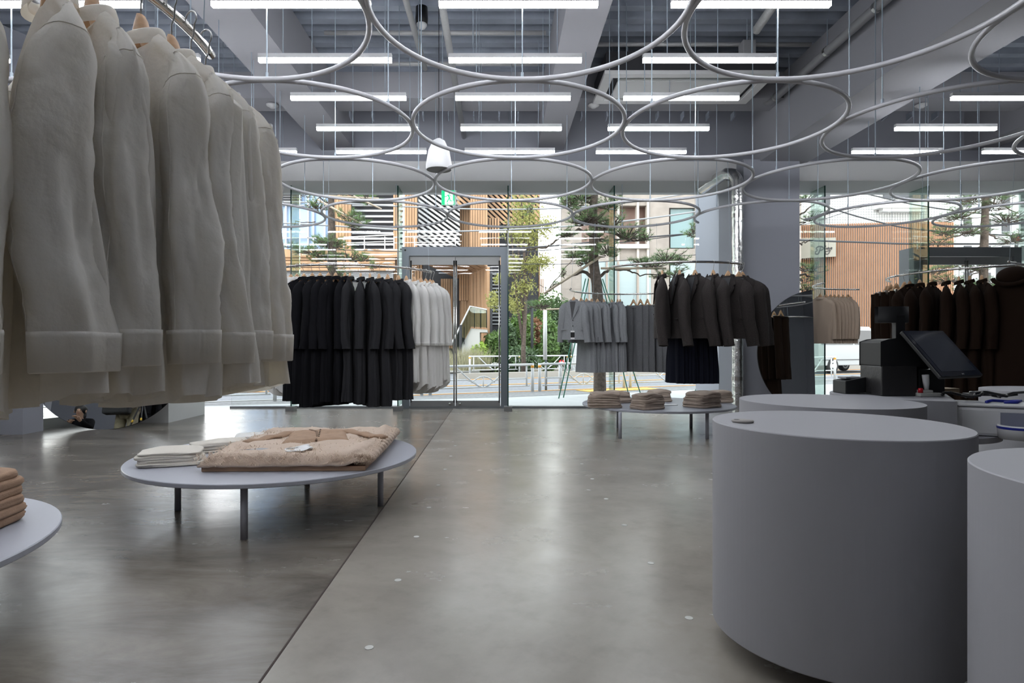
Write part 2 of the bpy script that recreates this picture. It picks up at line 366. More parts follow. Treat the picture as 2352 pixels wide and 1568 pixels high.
# ------------------------------------------------------------------ garments (origin at the rail, hanging in the local x-z plane)
def nz(x, y, z, s): return noise.noise(Vector((x, y, z))+Vector((s*3.7, s*1.3, s*2.1)))
def body_mb(ws=.215, zn=-.125, zt=-.19, hem=-.85, wh=.25, dep=.075, nf=9, fold=.12, seed=0, curve=0., nth=56, ntt=26, waist=0., neck=.07, cr=.006, lean=0.):
    rows = []
    for j in range(ntt+1):
        t = j/ntt; row = []
        for k in range(nth):
            th = 2*pi*k/nth; c, s = cos(th), sin(th)
            W = wh+(ws-wh)*min(1, t*1.15)-waist*math.exp(-((t-.45)/.2)**2)
            D = dep*(1-t**5)**.5*(.75+.25*(1-t))
            x = (abs(c)**.8)*(1 if c > 0 else -1)*W; yv = (abs(s)**.9)*(1 if s > 0 else -1)*D
            q = (1-t)**.8*fold; fo = q*(sin(nf*th+seed*2.1+1.3*sin(2*th+seed))+.5*sin((nf*2+1)*th+seed))
            x *= 1+fo*.35; yv = yv*(1+fo*1.2)
            ax = abs(x); zs = zn-.012 if ax < neck else zn+(zt-zn)*((ax-neck)/max(.01, ws-neck))**1.15 if ax < ws else zt-.0*(ax-ws)
            hz = hem+curve*(1-abs(c)**1.5*0-min(1, (ax/wh)**3)) if curve < 0 else hem+curve*min(1, (ax/wh)**2.5)
            z = hz+t*(zs-hz)
            g = nz(x*11, 0, z*2.6, seed+(3 if s > 0 else 0))*cr*2.6+nz(x*26, 0, z*5, seed+5+(3 if s > 0 else 0))*cr*.9
            e = 1 if t < .97 else 0
            yv += g*e*(1 if s > 0 else -1)*1.0+lean*(1-t); x += g*.4*e
            row.append((x, yv, z))
        rows.append(row)
    return MB().grid(rows, closed=True)
def sleeve_mb(side, ws=.215, zt=-.19, L=.60, r0=.058, r1=.055, ry=.8, out=.03, bend=.03, seed=0, n=20, ns=22, cr=.006, fwd=0., neck=.07, zn=-.125):
    # centre line leaves the shoulder slope and curves over into a vertical drop
    sl = (zt-zn)/(ws-neck); x0 = ws-.09; z0 = zn+sl*(x0-neck)-r0*.62
    ang0 = math.atan(-sl); rows = []; x, z = x0, z0; st = (L+.05)/ns; cl = []
    for j in range(ns+1):
        s = j/ns; a = ang0+(pi/2-ang0-out*.9)*smoothstep(-.02, .17, s); cl.append((x, z, a, s)); x += cos(a)*st; z -= sin(a)*st
    for x, z, a, s in cl:
        rr = r0*(.62+.38*smoothstep(0, .16, s)); rr = rr if s < .2 else r0+(r1-r0)*(s-.2)/.8; ryy = rr*ry*(.45+.55*smoothstep(0, .22, s)); row = []
        for k in range(n):
            th = 2*pi*k/n; c, q = cos(th), sin(th)
            fo = 1+(.07*sin(3*th+seed*2.3)+.05*sin(5*th+seed+z*3))*smoothstep(.1, .6, s)
            g = nz(c*1.2, q*1.2+seed, z*5, seed+side)*cr*1.7*smoothstep(.02, .3, s)+nz(c*2.6, q*2.6, z*13+c*3, seed+9)*cr*.75*smoothstep(.15, .7, s)-abs(nz(c*2, q*2, z*22+q*5+c*4, seed+2))*cr*.5
            dx, dy = (rr*fo+g)*c, (ryy*fo+g)*q
            row.append((side*(x+dx*sin(a)), bend*sin(pi*s)+fwd*s+dy, z+dx*cos(a)))
        rows.append(row)
    e = cl[-1]; m = MB().grid(rows, closed=True); m.f.append(tuple(range(n))); m.rows = rows
    return m, (side*e[0], fwd, e[1], r1)
def cuff_mb(rws, h, g):
    last = rws[-1]; n = len(last); c = sum((Vector(p) for p in last), Vector())/n; rows = []
    for dz, k, f in ((.006, .2, 0), (.006, g, 0), (-.004, g, 0), (-h, g*.8, .03), (-h-.002, 0, .03), (-h+.001, -.004, .03), (-h*.4, -.006, 0)):
        row = []
        for p in last:
            v = Vector(p)-c; v.z = 0; l = max(v.length, 1e-4); q = v*((l+(0 if k == .2 else k))*(1-f)/l); row.append((c.x+q.x, c.y+q.y, (p[2]*.35+c.z*.65)+dz))
        rows.append(row)
    return MB().grid(rows, closed=True)
SR = {}
def make_garment(name, m, L=.85, ws=.215, wh=.25, dep=.075, nf=9, fold=.12, sl=.6, r0=.058, r1=.052, ry=.8, seed=0, curve=0., collar='band', cuff=0, zt=-.20, cr=.006, waist=0, n=20, ns=22, nth=56, ntt=26, out=.07, bend=.03, lapel=False, cmat=None, hood=False, buttons=False, fwd=0.):
    r = bpy.data.objects.new(name, None); COL.objects.link(r)
    body_mb(ws, -.148, zt, -.12-L, wh, dep, nf, fold, seed, curve, nth, ntt, waist, cr=cr).build('body_panel', m, r, smooth=True)
    for s in (-1, 1):
        sm, e = sleeve_mb(s, ws, zt, sl-cuff, r0, r1, ry, out, bend, seed+s*.3, n, ns, cr, fwd, zn=-.148)
        so_ = sm.build('sleeve', m, r, smooth=True); SR[so_.name] = sm.rows
        if cuff: cuff_mb(sm.rows, cuff, .003).build('cuff', cmat or m, so_, smooth=True)
        if buttons:
            for q in range(3): MB().ell((e[0]+e[3]*.5, e[1]-e[3]*ry*.88, e[2]+.03+.022*q), (.007, .004, .007), 8, 6).build('cuff_button', black_p, so_)
    if collar == 'band' or collar == 'shirt':
        rows = []
        for zz, a, g in ((-.172, 0, .006), (-.150, 0, .004), (-.137, 0, .0), (-.133, 0, -.004), (-.16, 0, -.006)):
            rows.append([((.068+g)*cos(2*pi*k/24), (.042+g)*sin(2*pi*k/24), zz+.012*sin(2*pi*k/24)) for k in range(24)])
        MB().grid(rows, closed=True).build('collar', m, r, smooth=True)
    if lapel:
        for s in (-1, 1):
            yb = -dep*.93
            MB().prism([(s*.045, -.035, -.125), (s*.095, yb*.72, -.20), (s*.112, yb*.95, -.245), (s*.088, yb*.95, -.255), (s*.10, yb, -.285), (s*.012, yb*1.12, -.45), (s*.004, yb*1.05, -.43), (s*.02, yb*.6, -.22)], (0, -.008, 0)).build('lapel', m, r)
        MB().prism([(-.05, -dep*.62, -.165), (.05, -dep*.62, -.165), (.006, -dep*1.06, -.43), (-.006, -dep*1.06, -.43)], (0, -.004, 0)).build('lining', mat('grey_lining', (.05, .05, .055), .6), r)
        for z in (-.47, -.56): MB().ell((.012, -dep*1.08, z), (.009, .005, .009), 8, 6).build('button', black_p, r)
        for s in (-1, 1): MB().box((s*.13-.05, -dep*.93-.004, -.62), (s*.13+.05, -dep*.93+.002, -.605)).build('pocket_welt', m, r)
    if hood:
        MB().ell((0, -.01, -.135), (.155, .105, .105), 20, 12).build('hood', m, r, smooth=True)
        MB().tube([(.15*cos(radians(a)), -.11, -.15+.075*sin(radians(a))) for a in range(-180, 1, 15)], .022, 8).build('hood_edge', m, r, smooth=True)
    return r
def make_trousers(m, L=1.05, seed=0, w=.18):
    r = bpy.data.objects.new('trousers', None); COL.objects.link(r); mb = MB(); n = 20
    for s in (-1, 1):
        rows = []
        for j in range(25):
            t = j/24; z = -.22-t*L; row = []
            hw = (w*.5)*(1.02-.12*t); dd = .045-.012*t
            for k in range(n):
                th = 2*pi*k/n; c, q = cos(th), sin(th)
                g = nz(c*2, q*2+s, z*5, seed)*.010+.008*sin(th*4+seed+z*3)*smoothstep(0, .2, t)
                row.append((s*w*.5*(1-.02*t)+hw*c+g*c, dd*q*(1+.35*abs(c)*0)+g*q, z))
            rows.append(row)
        mb.grid(rows, closed=True)
    mb.build('trouser_leg', m, r, smooth=True)
    MB().lathe([(1, 0), (1, .035)], n=24, caps=False).build('waistband', m, r, smooth=True)
    wb = r.children[-1] if r.children else None
    for o in r.children:
        if o.name.startswith('waistband'): o.scale = (w+.004, .05, 1); o.location = (0, 0, -.235)
    return r
GP = {}
def put(kind, maker, loc, rz, label, cat, group, var=3):
    ps = GP.setdefault(kind, [])
    if len(ps) < var: o = maker(len(ps)); ps.append(o)
    else: o = dup(R.choice(ps))
    o.location = loc; o.rotation_euler = (0, 0, rz); return tag(o, label, cat, group)
def on_arc(c, r, ang, z=RAILZ): return Vector((c[0]+r*cos(radians(ang)), c[1]+r*sin(radians(ang)), z))
def ang_for(c, r, px, a0, a1):
    best = None
    for k in range(400):
        a = a0+(a1-a0)*k/399; p = on_arc(c, r, a); d = abs(p.x/p.y*F+CXP-px)
        if best is None or d < best[0]: best = (d, a)
    return best[1]
#@@PART2
# ------------------------------------------------------------------ foreground shirts
CF = (-1.75, 1.65)
rail(CF, -95, 9, 'brushed steel curved rail carrying the big white shirts in front', r=.915, r2=.0135)
FS = [(-1.10, 1.01, -62, 'edge-of-frame'), (-.985, 1.13, -50, 'leftmost large sleeve'), (-.915, 1.245, -43, 'with the widest cuff'), (-.884, 1.325, -38, 'with the narrow hanging cuff'), (-.83, 1.415, -33, 'below the first bare wooden hanger top'), (-.81, 1.51, -28, 'below the second hanger top'), (-.805, 1.595, -26, 'second from the rail end'), (-.812, 1.69, -19, 'last at the rail end')]
FK = [1, 1, 1.08, .82, .86, .84, .80, .84]
for i, (x, y, a, d) in enumerate(FS):
    cr = R.Random() if False else None
    o = make_garment('white_shirt', cotton, L=.86+.01*sin(i*2), ws=.225, wh=.245, dep=.062, nf=5, fold=.20, sl=.625+.012*sin(i*3.1), r0=.060*FK[i], r1=.066*FK[i], ry=.9, seed=i*1.7+.4, curve=.035, collar='shirt', cuff=.062, zt=-.275, cr=.012, n=40, ns=60, nth=120, ntt=70, out=.10, bend=-.012+.02*sin(i*2.2), fwd=-.01)
    o.location = (x, y, RAILZ); o.rotation_euler = (0, 0, radians(a)); tag(o, 'large white cotton shirt on the front steel rail, %s' % d, 'shirt', 'large white shirts in front')
    for k, ch in enumerate([c for c in o.children if c.name.startswith('sleeve')]):
        rw = SR[ch.name]; n = len(rw[0])
        for nm, pts in (('shoulder_seam', [rw[7][q % n] for q in range(n+1)]), ('sleeve_seam', [rw[q][n//4*3+2] for q in range(8, len(rw))])):
            MB().tube([Vector(p) for p in pts], .0016, 5, caps=False).build(nm, cotton, ch, True)
    put_hanger((x, y, RAILZ), radians(a), 'beech hanger inside the big white shirt, %s' % d, 'hangers of the big white shirts', hangs0)
# ------------------------------------------------------------------ rail with black coats and white shirt dresses
CB = (-1.75, 7.52)
rail(CB, -172, -17, 'curved steel rail of black coats and white shirts by the glass door')
def hang_on(c, px, a0, a1, kind, maker, label, cat, group, twist=0, z=RAILZ, r=1.0, flip=0, hanger=True, hproto=None, dz=0, ang=None, hlabel=None):
    a = ang if ang is not None else ang_for(c, r, px, a0, a1); p = on_arc(c, r, a, z); rz = radians(a+flip+twist)
    o = put(kind, maker, p+Vector((0, 0, dz)), rz, label, cat, group)
    if hanger: put_hanger(p, rz, hlabel or ' '.join(('wooden hanger of '+label).replace(' the ', ' ').split()[:16]), 'hangers of the '+group, hproto)
    return o
def mk_black(m, s0): return lambda k: make_garment('long_coat', m, L=1.36+.03*(k-1), ws=.19, wh=.23, dep=.07, nf=7, fold=.17, sl=.68, r0=.062, r1=.058, seed=s0+k*2.3, curve=0, collar='band', zt=-.215, nth=64, ntt=30, cr=.007, bend=.03*(k-1))
bl = [(698,-25),(717.6,-26),(735,-26),(754,-26),(771,-22),(792,-12)]
for i, (px, tw) in enumerate(bl): hang_on(CB, px, -170, -20, 'black', mk_black(black_c, 1), 'long black coat, %s from the left among the black ones on the rail' % ORD[i], 'coat', 'black coats on the curved rail', tw)
for i, (px, tw) in enumerate([(803.5,-5),(828,-6),(849,4),(870,12),(891,14),(915,6)]): hang_on(CB, px, -170, -20, 'charcoal', mk_black(char_c, 8), 'long charcoal coat, %s from the black coats on the rail' % ORD[i], 'coat', 'charcoal coats on the curved rail', tw)
def mk_wdress(k): return make_garment('shirt_dress', cottonw, L=1.24+.03*k, ws=.19, wh=.22, dep=.07, nf=6, fold=.14, sl=.64, r0=.055, r1=.055, seed=20+k*2.1, curve=.10, collar='band', zt=-.225, cuff=.03, nth=56, ntt=28, bend=.02)
for i, px in enumerate([933, 951.6, 966.8, 978, 988, 995]): hang_on(CB, px, -90, -15, 'wdress', mk_wdress, 'long white shirt dress, %s from the charcoal coats, by the glass door' % ORD[i], 'shirt dress', 'white shirt dresses by the door', -4)
for i, px in enumerate([682, 668, 656]): hang_on(CB, px, -175, -100, 'wdress', mk_wdress, 'white shirt dress left of the black coats, %s from them' % ORD[i], 'shirt dress', 'white shirt dresses left of the black coats', -34)
# ------------------------------------------------------------------ grey jackets and trousers on the window rail
CG = (2.11, 9.40)
rail(CG, 182, 60, 'thin steel rail of grey jackets and trousers at the window')
def mk_gj(k): return make_garment('suit_jacket', grey_c, L=.66, ws=.20, wh=.205, dep=.075, nf=3, fold=.03, sl=.60, r0=.066, r1=.052, seed=40+k*1.9, collar='band', zt=-.205, nth=48, ntt=20, waist=.015, lapel=True, buttons=True, bend=-.02, out=.12)
gpx = [1318, 1335, 1347, 1359, 1372, 1387, 1405, 1418, 1431, 1442]
def mk_skirt(m, L=.95, w=.20, nm='long_skirt'):
    def f(k):
        r = bpy.data.objects.new(nm, None); COL.objects.link(r)
        body_mb(w*.8, -.24, -.245, -.24-L, w, .075, 9, .22, 50+k*2, 0, 64, 20, neck=w*.7).build('skirt_panel', m, r, smooth=True)
        q = MB().lathe([(1, 0), (1, .035)], n=28, caps=False).build('waistband', m, r, smooth=True); q.scale = (w*.82, .05, 1); q.location = (0, 0, -.27)
        return r
    return f
for i, px in enumerate(gpx):
    lb = 'grey wool suit jacket facing the room with hanging paper tags' if i == 0 else 'grey wool suit jacket, %s from the left on the window rail' % ORD[i]
    hang_on(CG, px, 180, 92, 'gjacket', mk_gj, lb, 'jacket', 'grey suit jackets at the window', [0, -7, 5, -3, 9, -6, 4, 10, -4, 7][i], flip=180)
    if i > 1: hang_on(CG, px, 180, 92, 'gskirt', mk_skirt(grey_c, 1.0), 'long grey wool skirt beneath the grey jackets, %s from the right' % ORD[10-i-1+0], 'skirt', 'grey skirts under the jackets', 0, flip=180, hanger=False, dz=-.08)
p = on_arc(CG, 1, 180)
tg = thing('paper_tag', 'black and white paper tags hanging on the first grey jacket', 'tag', (p.x+.02, p.y-.105, 1.30))
MB().box((-.03, 0, .03), (.03, .002, .055)).build('white_label', white_m, tg); MB().box((-.03, 0, -.05), (.03, .002, .03)).build('black_label', black_p, tg)
MB().box((-.03, 0, -.075), (.03, .002, -.05)).build('white_label', white_m, tg); MB().tube([(0, 0, .055), (-.03, 0, .2), (.01, 0, .055)], .001, 5).build('string', steel, tg)
def mk_tr(k): return make_trousers(grey_t, 1.1, 60+k)
for i, px in enumerate([1455, 1471, 1487, 1506, 1520, 1534]): hang_on(CG, px, 110, 50, 'trous', mk_tr, 'dark grey wool trousers on a clip hanger, %s right of the grey jackets' % ORD[i], 'trousers', 'grey trousers on clip hangers', 55, flip=180, hproto=hangc0, r=.99)
# ------------------------------------------------------------------ brown tweed jackets
CT = (2.11, 7.52)
rail(CT, -145, -55, 'steel rail of brown tweed jackets above the low round table', z=2.03, wires=(-118, -90, -66))
def mk_bj(k): return make_garment('tweed_jacket', brown_c, L=.70, ws=.21, wh=.22, dep=.085, nf=4, fold=.05, sl=.66, r0=.078, r1=.062, seed=70+k*1.9, collar='band', zt=-.225, nth=56, ntt=22, lapel=True, buttons=True, bend=-.03, out=.13, fwd=.01)
for i, (px, tw) in enumerate([(1521, 6), (1561, 12), (1596, 30), (1638, 4), (1672, 26), (1697, 34), (1718, 44)]):
    hang_on(CT, px, -150, -55, 'bjacket', mk_bj, 'dark brown tweed jacket, %s from the left on its rail' % ORD[i], 'jacket', 'brown tweed jackets', tw, z=2.03)
for i, px in enumerate([1556, 1578, 1598, 1618]): hang_on(CT, px, -150, -55, 'nskirt', mk_skirt(navy_c, .86, .16, 'pleated_skirt'), 'navy pleated skirt under the tweed jackets, %s from the left' % ORD[i], 'skirt', 'navy skirts under the tweed jackets', 25, z=1.83, r=.93, hanger=False)
# ------------------------------------------------------------------ dark brown coats, hooded coat, beige shirts on the right
CD = (5.97, 7.52)
rail(CD, 130, 262, 'steel rail of very dark brown coats behind the till')
def mk_dc(k): return make_garment('wool_coat', dark_c, L=1.55, ws=.215, wh=.25, dep=.09, nf=5, fold=.10, sl=.66, r0=.082, r1=.066, seed=90+k*2.7, collar='band', zt=-.225, nth=56, ntt=24, bend=.02)
for i, px in enumerate([2057, 2080, 2112, 2141, 2173, 2202, 2227, 2255]): hang_on(CD, px, 188, 262, 'dcoat', mk_dc, 'very dark brown wool coat, %s from the left behind the till' % ORD[i], 'coat', 'dark brown coats behind the till', 10 if px < 2150 else 20)
for i, a in enumerate([183, 174, 165, 156]): hang_on(CD, 0, 0, 0, 'dtrous', lambda k: make_trousers(dark_c, 1.1, 60+k), 'dark brown trousers left of the dark coats, %s on the rail' % ORD[i], 'trousers', 'dark brown trousers', 0, ang=a, hproto=hangc0)
CH2 = (5.97, 5.58)
rail(CH2, 60, 136, 'steel rail of the hooded coat at the right edge', r=1.0)
hang_on(CH2, 2330, 130, 110, 'hcoat', lambda k: make_garment('hooded_coat', dark_c, L=1.6, ws=.20, wh=.29, dep=.10, nf=4, fold=.08, sl=.66, r0=.08, r1=.07, seed=120, zt=-.25, hood=True, nth=56, ntt=24), 'dark brown coat with a big hood at the right edge', 'coat', 'hooded coat', 180)
CE = (5.97, 9.40)
rail(CE, 185, 80, 'thin steel rail of beige shirts near the right-hand window', z=2.08)
def mk_be(k): return make_garment('beige_shirt', beige_c, L=.80, ws=.21, wh=.22, dep=.065, nf=5, fold=.10, sl=.62, r0=.052, r1=.048, seed=130+k*1.3, zt=-.225, nth=48, ntt=20)
for i, px in enumerate([1884, 1897, 1908, 1917, 1926, 1936, 1946, 1956, 1966, 1977, 1988]): hang_on(CE, px, 179, 90, 'beige', mk_be, 'beige knitted shirt, %s from the round mirror' % ORD[i], 'shirt', 'beige shirts near the mirror', 0, z=2.08, flip=180)

# ------------------------------------------------------------------ low round tables and what lies on them
def low_table(cx, cy, r, legs, label):
    t = thing('low_round_table', label, 'table', (cx, cy, 0), 0, 'low round grey tables')
    MB().lathe([(r-.004, .322), (r, .326), (r, .346), (r-.004, .35)], n=96).build('table_top', table_m, t)
    for x, y in legs: MB().lathe([(.021, .0), (.021, .323)], (x, y, 0), 16).build('leg', table_m, t, smooth=True)
    return t
low_table(-1.60, 4.46, .99, [(.10, -.866), (-.62, -.24), (.76, -.12), (.03, .54)], 'low round grey table with the fluffy blanket and white knitwear')
low_table(2.14, 8.22, 1.0, [(-.66, -.80), (.40, -.80), (-.5, .15), (.52, .2)], 'low round grey table of brown knit stacks under the tweed jackets')
low_table(-2.84, 2.25, 1.0, [(.5, .5), (.5, -.5), (-.5, .5), (-.5, -.5)], 'low round grey table at the bottom left corner with a camel stack')
def folded_mb(w, d, h, seed, sag=.0, wr=1., edge=3.0):
    mb = MB(); n = 64; rows = []
    prof = [(0, .0), (.55, 0), (.90, 0), (.975, .12), (1, .38), (.988, .50), (1, .66), (.97, .9), (.90, 1), (.6, 1), (.3, 1), (0.02, 1)]
    for q, t in prof:
        row = []
        for k in range(n):
            th = 2*pi*k/n; c, s = cos(th), sin(th)
            x = (abs(c)**(2/edge/1.8))*(1 if c > 0 else -1)*w/2*q; y = (abs(s)**(2/edge/1.8))*(1 if s > 0 else -1)*d/2*q
            e = .010*wr*nz(x*8, y*8, t*2, seed)*q
            z = t*h+(nz(x*5, y*5, t, seed+3)*.010*wr+nz(x*16, y*16, t, seed+3)*.004*wr)*(t if t > .1 else 0)-sag*((x/w*2)**2*.5+(y/d*2)**2*.3)
            row.append((x+e, y+e, z))
        rows.append(row)
    mb.grid(rows, closed=True); mb.f.append(tuple((len(prof)-1)*n+k for k in range(n))); return mb
def stack(x, y, z, n, w, d, h, m, rz, name, label, cat, group, seed=0, dz=None, jit=.012, gap=1.0, wr=1., sg=1.):
    names = {0: 'bottom piece', n-1: 'top piece'}
    for k in range(n):
        o = folded_mb(w*(1-.02*k), d*(1-.02*k), h*1.12, seed+k*.37, wr=wr, sag=.035*wr*(k/n)*sg).build(name, m, None, True, (x+R.uniform(-jit, jit), y+R.uniform(-jit, jit), z+k*h), rz+R.uniform(-.04, .04))
        pos = names.get(k, '%s from bottom' % ORD[k])
        tag(o, '%s, %s' % (label, pos), cat, group)
T = .351
G1 = [(-2.20, 4.10, 4, .40, .30, .024, cream_c, .35, 'folded_shirt', 'folded cream shirt, front stack left of the blanket'),
      (-2.12, 4.62, 3, .42, .28, .022, cream_c, .5, 'folded_shirt', 'folded cream shirt, middle stack left of the blanket'),
      (-1.98, 5.1, 2, .40, .26, .024, cottonw, .3, 'folded_shirt', 'folded white shirt, rear stack behind the blanket')]
for i, (x, y, n, w_, d_, h_, m_, rz, nm, lb) in enumerate(G1): stack(x, y, T, n, w_, d_, h_, m_, rz, nm, lb, 'shirt', lb.split(', ')[-1]+' of shirts', i*5, wr=1.2, sg=.25)
stack(-2.34, 2.62, T, 6, .40, .40, .039, camel_c, .1, 'folded_sweater', 'folded camel sweater on the corner table', 'sweater', 'camel sweaters at the left edge', 31, wr=.6, sg=.3)
knit = mat('taupe_knit', (.34, .27, .225), .95, bump=.3, bscale=160, vary=.1, vscale=20); knit2 = mat('light_taupe_knit', (.48, .39, .32), .95, bump=.3, bscale=160)
for i, (px, Y, n, m_, rz, w_, d_, lb) in enumerate([(1388, 7.75, 6, knit, -.1, .42, .34, 'front left stack'), (1413, 8.35, 5, knit2, .5, .40, .30, 'stack behind the front left one'), (1487, 7.55, 6, knit, .5, .38, .30, 'middle front stack'),
                                              (1513, 8.55, 5, knit2, .3, .30, .28, 'rear middle stack'), (1613, 7.78, 6, knit, .6, .42, .36, 'front right stack'), (1652, 8.4, 5, knit2, .2, .30, .28, 'stack behind the front right one')]):
    stack((px-CXP)/F*Y, Y, T, n, w_, d_, .033, m_, rz, 'folded_sweater', 'folded taupe sweater on the far table, %s' % lb, 'sweater', lb+' of taupe sweaters', 50+i*3, wr=1.5)
tag(folded_mb(.20, .14, .004, 3).build('price_card', white_m, None, True, (2.24, 8.0, T), .3), 'small white card lying between the taupe stacks', 'card')
# board with the mohair blanket, a laid-out cardigan and a booklet
BO = Vector((-1.37, 4.45, T))
tag(MB().box((-.51, -.62, 0), (.51, .62, .03)).build('wooden_board', mat('board_oak', (.40, .25, .16), .6, vary=.25, vscale=4, stretch=(1, 6, 1)), None, False, BO, .03, bevel=.003), 'flat wooden board under the fluffy blanket', 'board')
rows = []
for j in range(71):
    v = j/70; row = []
    for i in range(61):
        u = i/60; x = -.53+1.06*u; y = -.64+1.30*v
        ed = min(u, 1-u, v, 1-v); z = .034+.065*smoothstep(0, .06, ed)+.022*nz(x*4, y*4, 0, 1)+.010*nz(x*13, y*13, 0, 2)
        if u > .86: z += .022*abs(sin(y*48+x*8))*smoothstep(.86, .93, u)
        z -= .05*smoothstep(.055, 0, ed)*0
        row.append((x+.01*nz(x*8, y*8, 3, 5), y+.012*nz(x*8, y*8, 9, 5), max(.034, z)))
    rows.append(row)
bk = thing('fluffy_blanket', 'fluffy sand coloured mohair blanket with a looped fringe', 'blanket', BO, .03)
MB().grid(rows).build('blanket_sheet', sand_c, bk, True, solid=.012)
fz = MB()
for k in range(4200):
    e = R.random()
    if e < .30: x, y = R.uniform(.40, .55), R.uniform(-.64, .64)
    elif e < .45: x, y = R.uniform(-.54, .54), R.uniform(-.66, -.58)
    else: x, y = R.uniform(-.52, .53), R.uniform(-.62, .62)
    L = R.uniform(.03, .075); a = R.uniform(0, 2*pi); z0 = .092 if e > .45 else R.uniform(.04, .10)
    dx, dy = cos(a)*L, sin(a)*L; px_, py_ = -sin(a)*.0018, cos(a)*.0018; h = R.uniform(.006, .026)
    fz.add([(x-px_, y-py_, z0), (x+px_, y+py_, z0), (x+dx*.5+px_, y+dy*.5+py_, z0+h), (x+dx*.5-px_, y+dy*.5-py_, z0+h), (x+dx, y+dy, z0+h*.6)], [(0, 1, 2, 3), (3, 2, 4)])
fz.build('fuzz', mat('mohair_fibre', (.62, .50, .40), .9, trans=.3), bk)['kind'] = 'stuff'
for k in range(26):
    yy = -.60+k*.048; pts = [(.44+.115*sin(pi*q/10)+.008*sin(k*3), yy+.03*q/10, .095-.085*(q/10)+.022*sin(pi*q/10)) for q in range(11)]
    MB().tube(pts, .0175, 8).build('fringe_loop', sand_c, bk, True)
cg = thing('cardigan', 'brown knitted cardigan laid open on the fluffy blanket', 'cardigan', BO+Vector((.02, .1, .095)), .25)
rows = []
for j in range(31):
    v = j/30; row = []
    for i in range(31):
        u = i/30; ww = .26-.03*sin(pi*v); x = -ww+2*ww*u; y = -.27+.54*v
        row.append((x, y, .012+.022*sin(pi*min(1, max(0, u)))**.5+.012*nz(x*9, y*9, 1, 3)-.03*smoothstep(.08, 0, min(u, 1-u, v, 1-v))))
    rows.append(row)
taup = mat('camel_cardigan_knit', (.36, .24, .165), .95, bump=.3, bscale=160, vary=.1, vscale=20)
MB().grid(rows).build('front_panel', taup, cg, True, solid=.006)
for s in (-1, 1):
    pts = [(s*(.20+.035*q), .20-.05*q+.01*sin(q), .018+.006*sin(q*2)) for q in range(9)]
    MB().tube(pts, [.05, .052, .05, .048, .047, .045, .042, .04, .036], 10, sq=.35).build('sleeve', taup, cg, True)
MB().tube([(-.07, .26, .03), (-.05, .20, .035), (-.01, .08, .04), (.0, -.1, .035), (.0, -.26, .025)], .008, 6).build('placket', mat('darker_rib_knit', (.2, .13, .09), .95), cg, True)
for q in range(5): MB().ell((.015, -.2+.085*q, .047), (.008, .008, .004), 10, 6).build('button', mat('horn_button', (.08, .05, .03), .4), cg, True)
tag(folded_mb(.16, .11, .004, 8, wr=4).build('paper_leaflet', white_m, None, True, BO+Vector((.05, -.42, .105)), .5), 'crumpled white leaflet on the front of the blanket', 'leaflet')
tag(folded_mb(.30, .10, .004, 9, wr=2).build('grey_card', mat('grey_card_paper', (.25, .26, .29), .5), None, True, BO+Vector((-.28, -.44, .095)), .12), 'long grey card lying on the blanket corner', 'card')

# ------------------------------------------------------------------ drum counters
CT_Z = .855
def drum(cx, cy, label, legs=((.3, 0), (-.15, .26), (-.15, -.26)), r=.427, a0=None, a1=None, shelf=None):
    t = thing('drum_counter', label, 'counter', (cx, cy, 0), 0, 'grey drum counters')
    if a0 is None:
        MB().lathe([(r-.003, .09), (r, .094), (r, CT_Z-.003), (r-.003, CT_Z)], n=128, caps=False).build('side_panel', drum_m, t, smooth=False)
        MB().lathe([(0.001, CT_Z-.03), (r-.003, CT_Z-.03), (r-.003, CT_Z), (.001, CT_Z+.0005)], n=128).build('counter_top', drum_m, t)
        MB().lathe([(.01, .09), (r-.004, .09), (r-.004, .11), (.01, .11)], n=96).build('base_panel', drum_m, t)
    else:
        rr = [(r-.02, .09), (r, .09), (r, CT_Z-.04), (r-.02, CT_Z-.04), (r-.02, .09)]
        MB().lathe(rr, n=96, caps=False, a0=radians(a0), a1=radians(a1)).build('side_panel', drum_m, t)
        if shelf is None: MB().lathe([(.001, CT_Z-.04), (r, CT_Z-.04), (r, CT_Z), (.001, CT_Z+.0005)], n=128).build('counter_top', drum_m, t)
        else:
            b0, b1, sz = shelf; pl = [(r*cos(radians(b0+(b1-b0)*k/60)), r*sin(radians(b0+(b1-b0)*k/60)), CT_Z-.04) for k in range(61)]
            MB().prism(pl, (0, 0, .04)).build('counter_top', drum_m, t)
            MB().lathe([(.001, sz-.03), (r-.021, sz-.03), (r-.021, sz), (.001, sz+.0005)], n=96).build('shelf', drum_m, t)
        MB().lathe([(.01, .09), (r-.02, .09), (r-.02, .11), (.01, .11)], n=96).build('base_panel', drum_m, t)
    for x, y in legs: MB().lathe([(.018, 0), (.018, .09)], (x, y, 0), 16).build('leg', drum_m, t, smooth=True)
    return t
drum(1.253, 2.28, 'big grey drum counter in front with a small grey lid on top', legs=((-.13, -.30), (.30, .0), (-.15, .26)))
drum(1.715, 3.18, 'grey drum counter behind the big front one, open at the back', a0=150, a1=345)
drum(1.55, 1.315, 'grey drum counter cut off by the right edge of the photo')
drum(2.42, 3.56, 'grey drum counter carrying the till and printer shelf', a0=170, a1=262, shelf=(35, 262, .66))
drum(3.59, 3.87, 'farthest grey drum counter at the right edge behind the printer', a0=100, a1=300)
t = thing('cable_hole_cover', 'small grey round lid with a hole on the big drum counter', 'lid', ((1701-CXP)/F*2.32, 2.30, CT_Z+.001))
MB().lathe([(.001, 0), (.037, 0), (.040, .004), (.038, .008), (.001, .0085)], n=40).build('disc', mat('lid_grey', (.33, .31, .29), .6), t, True)
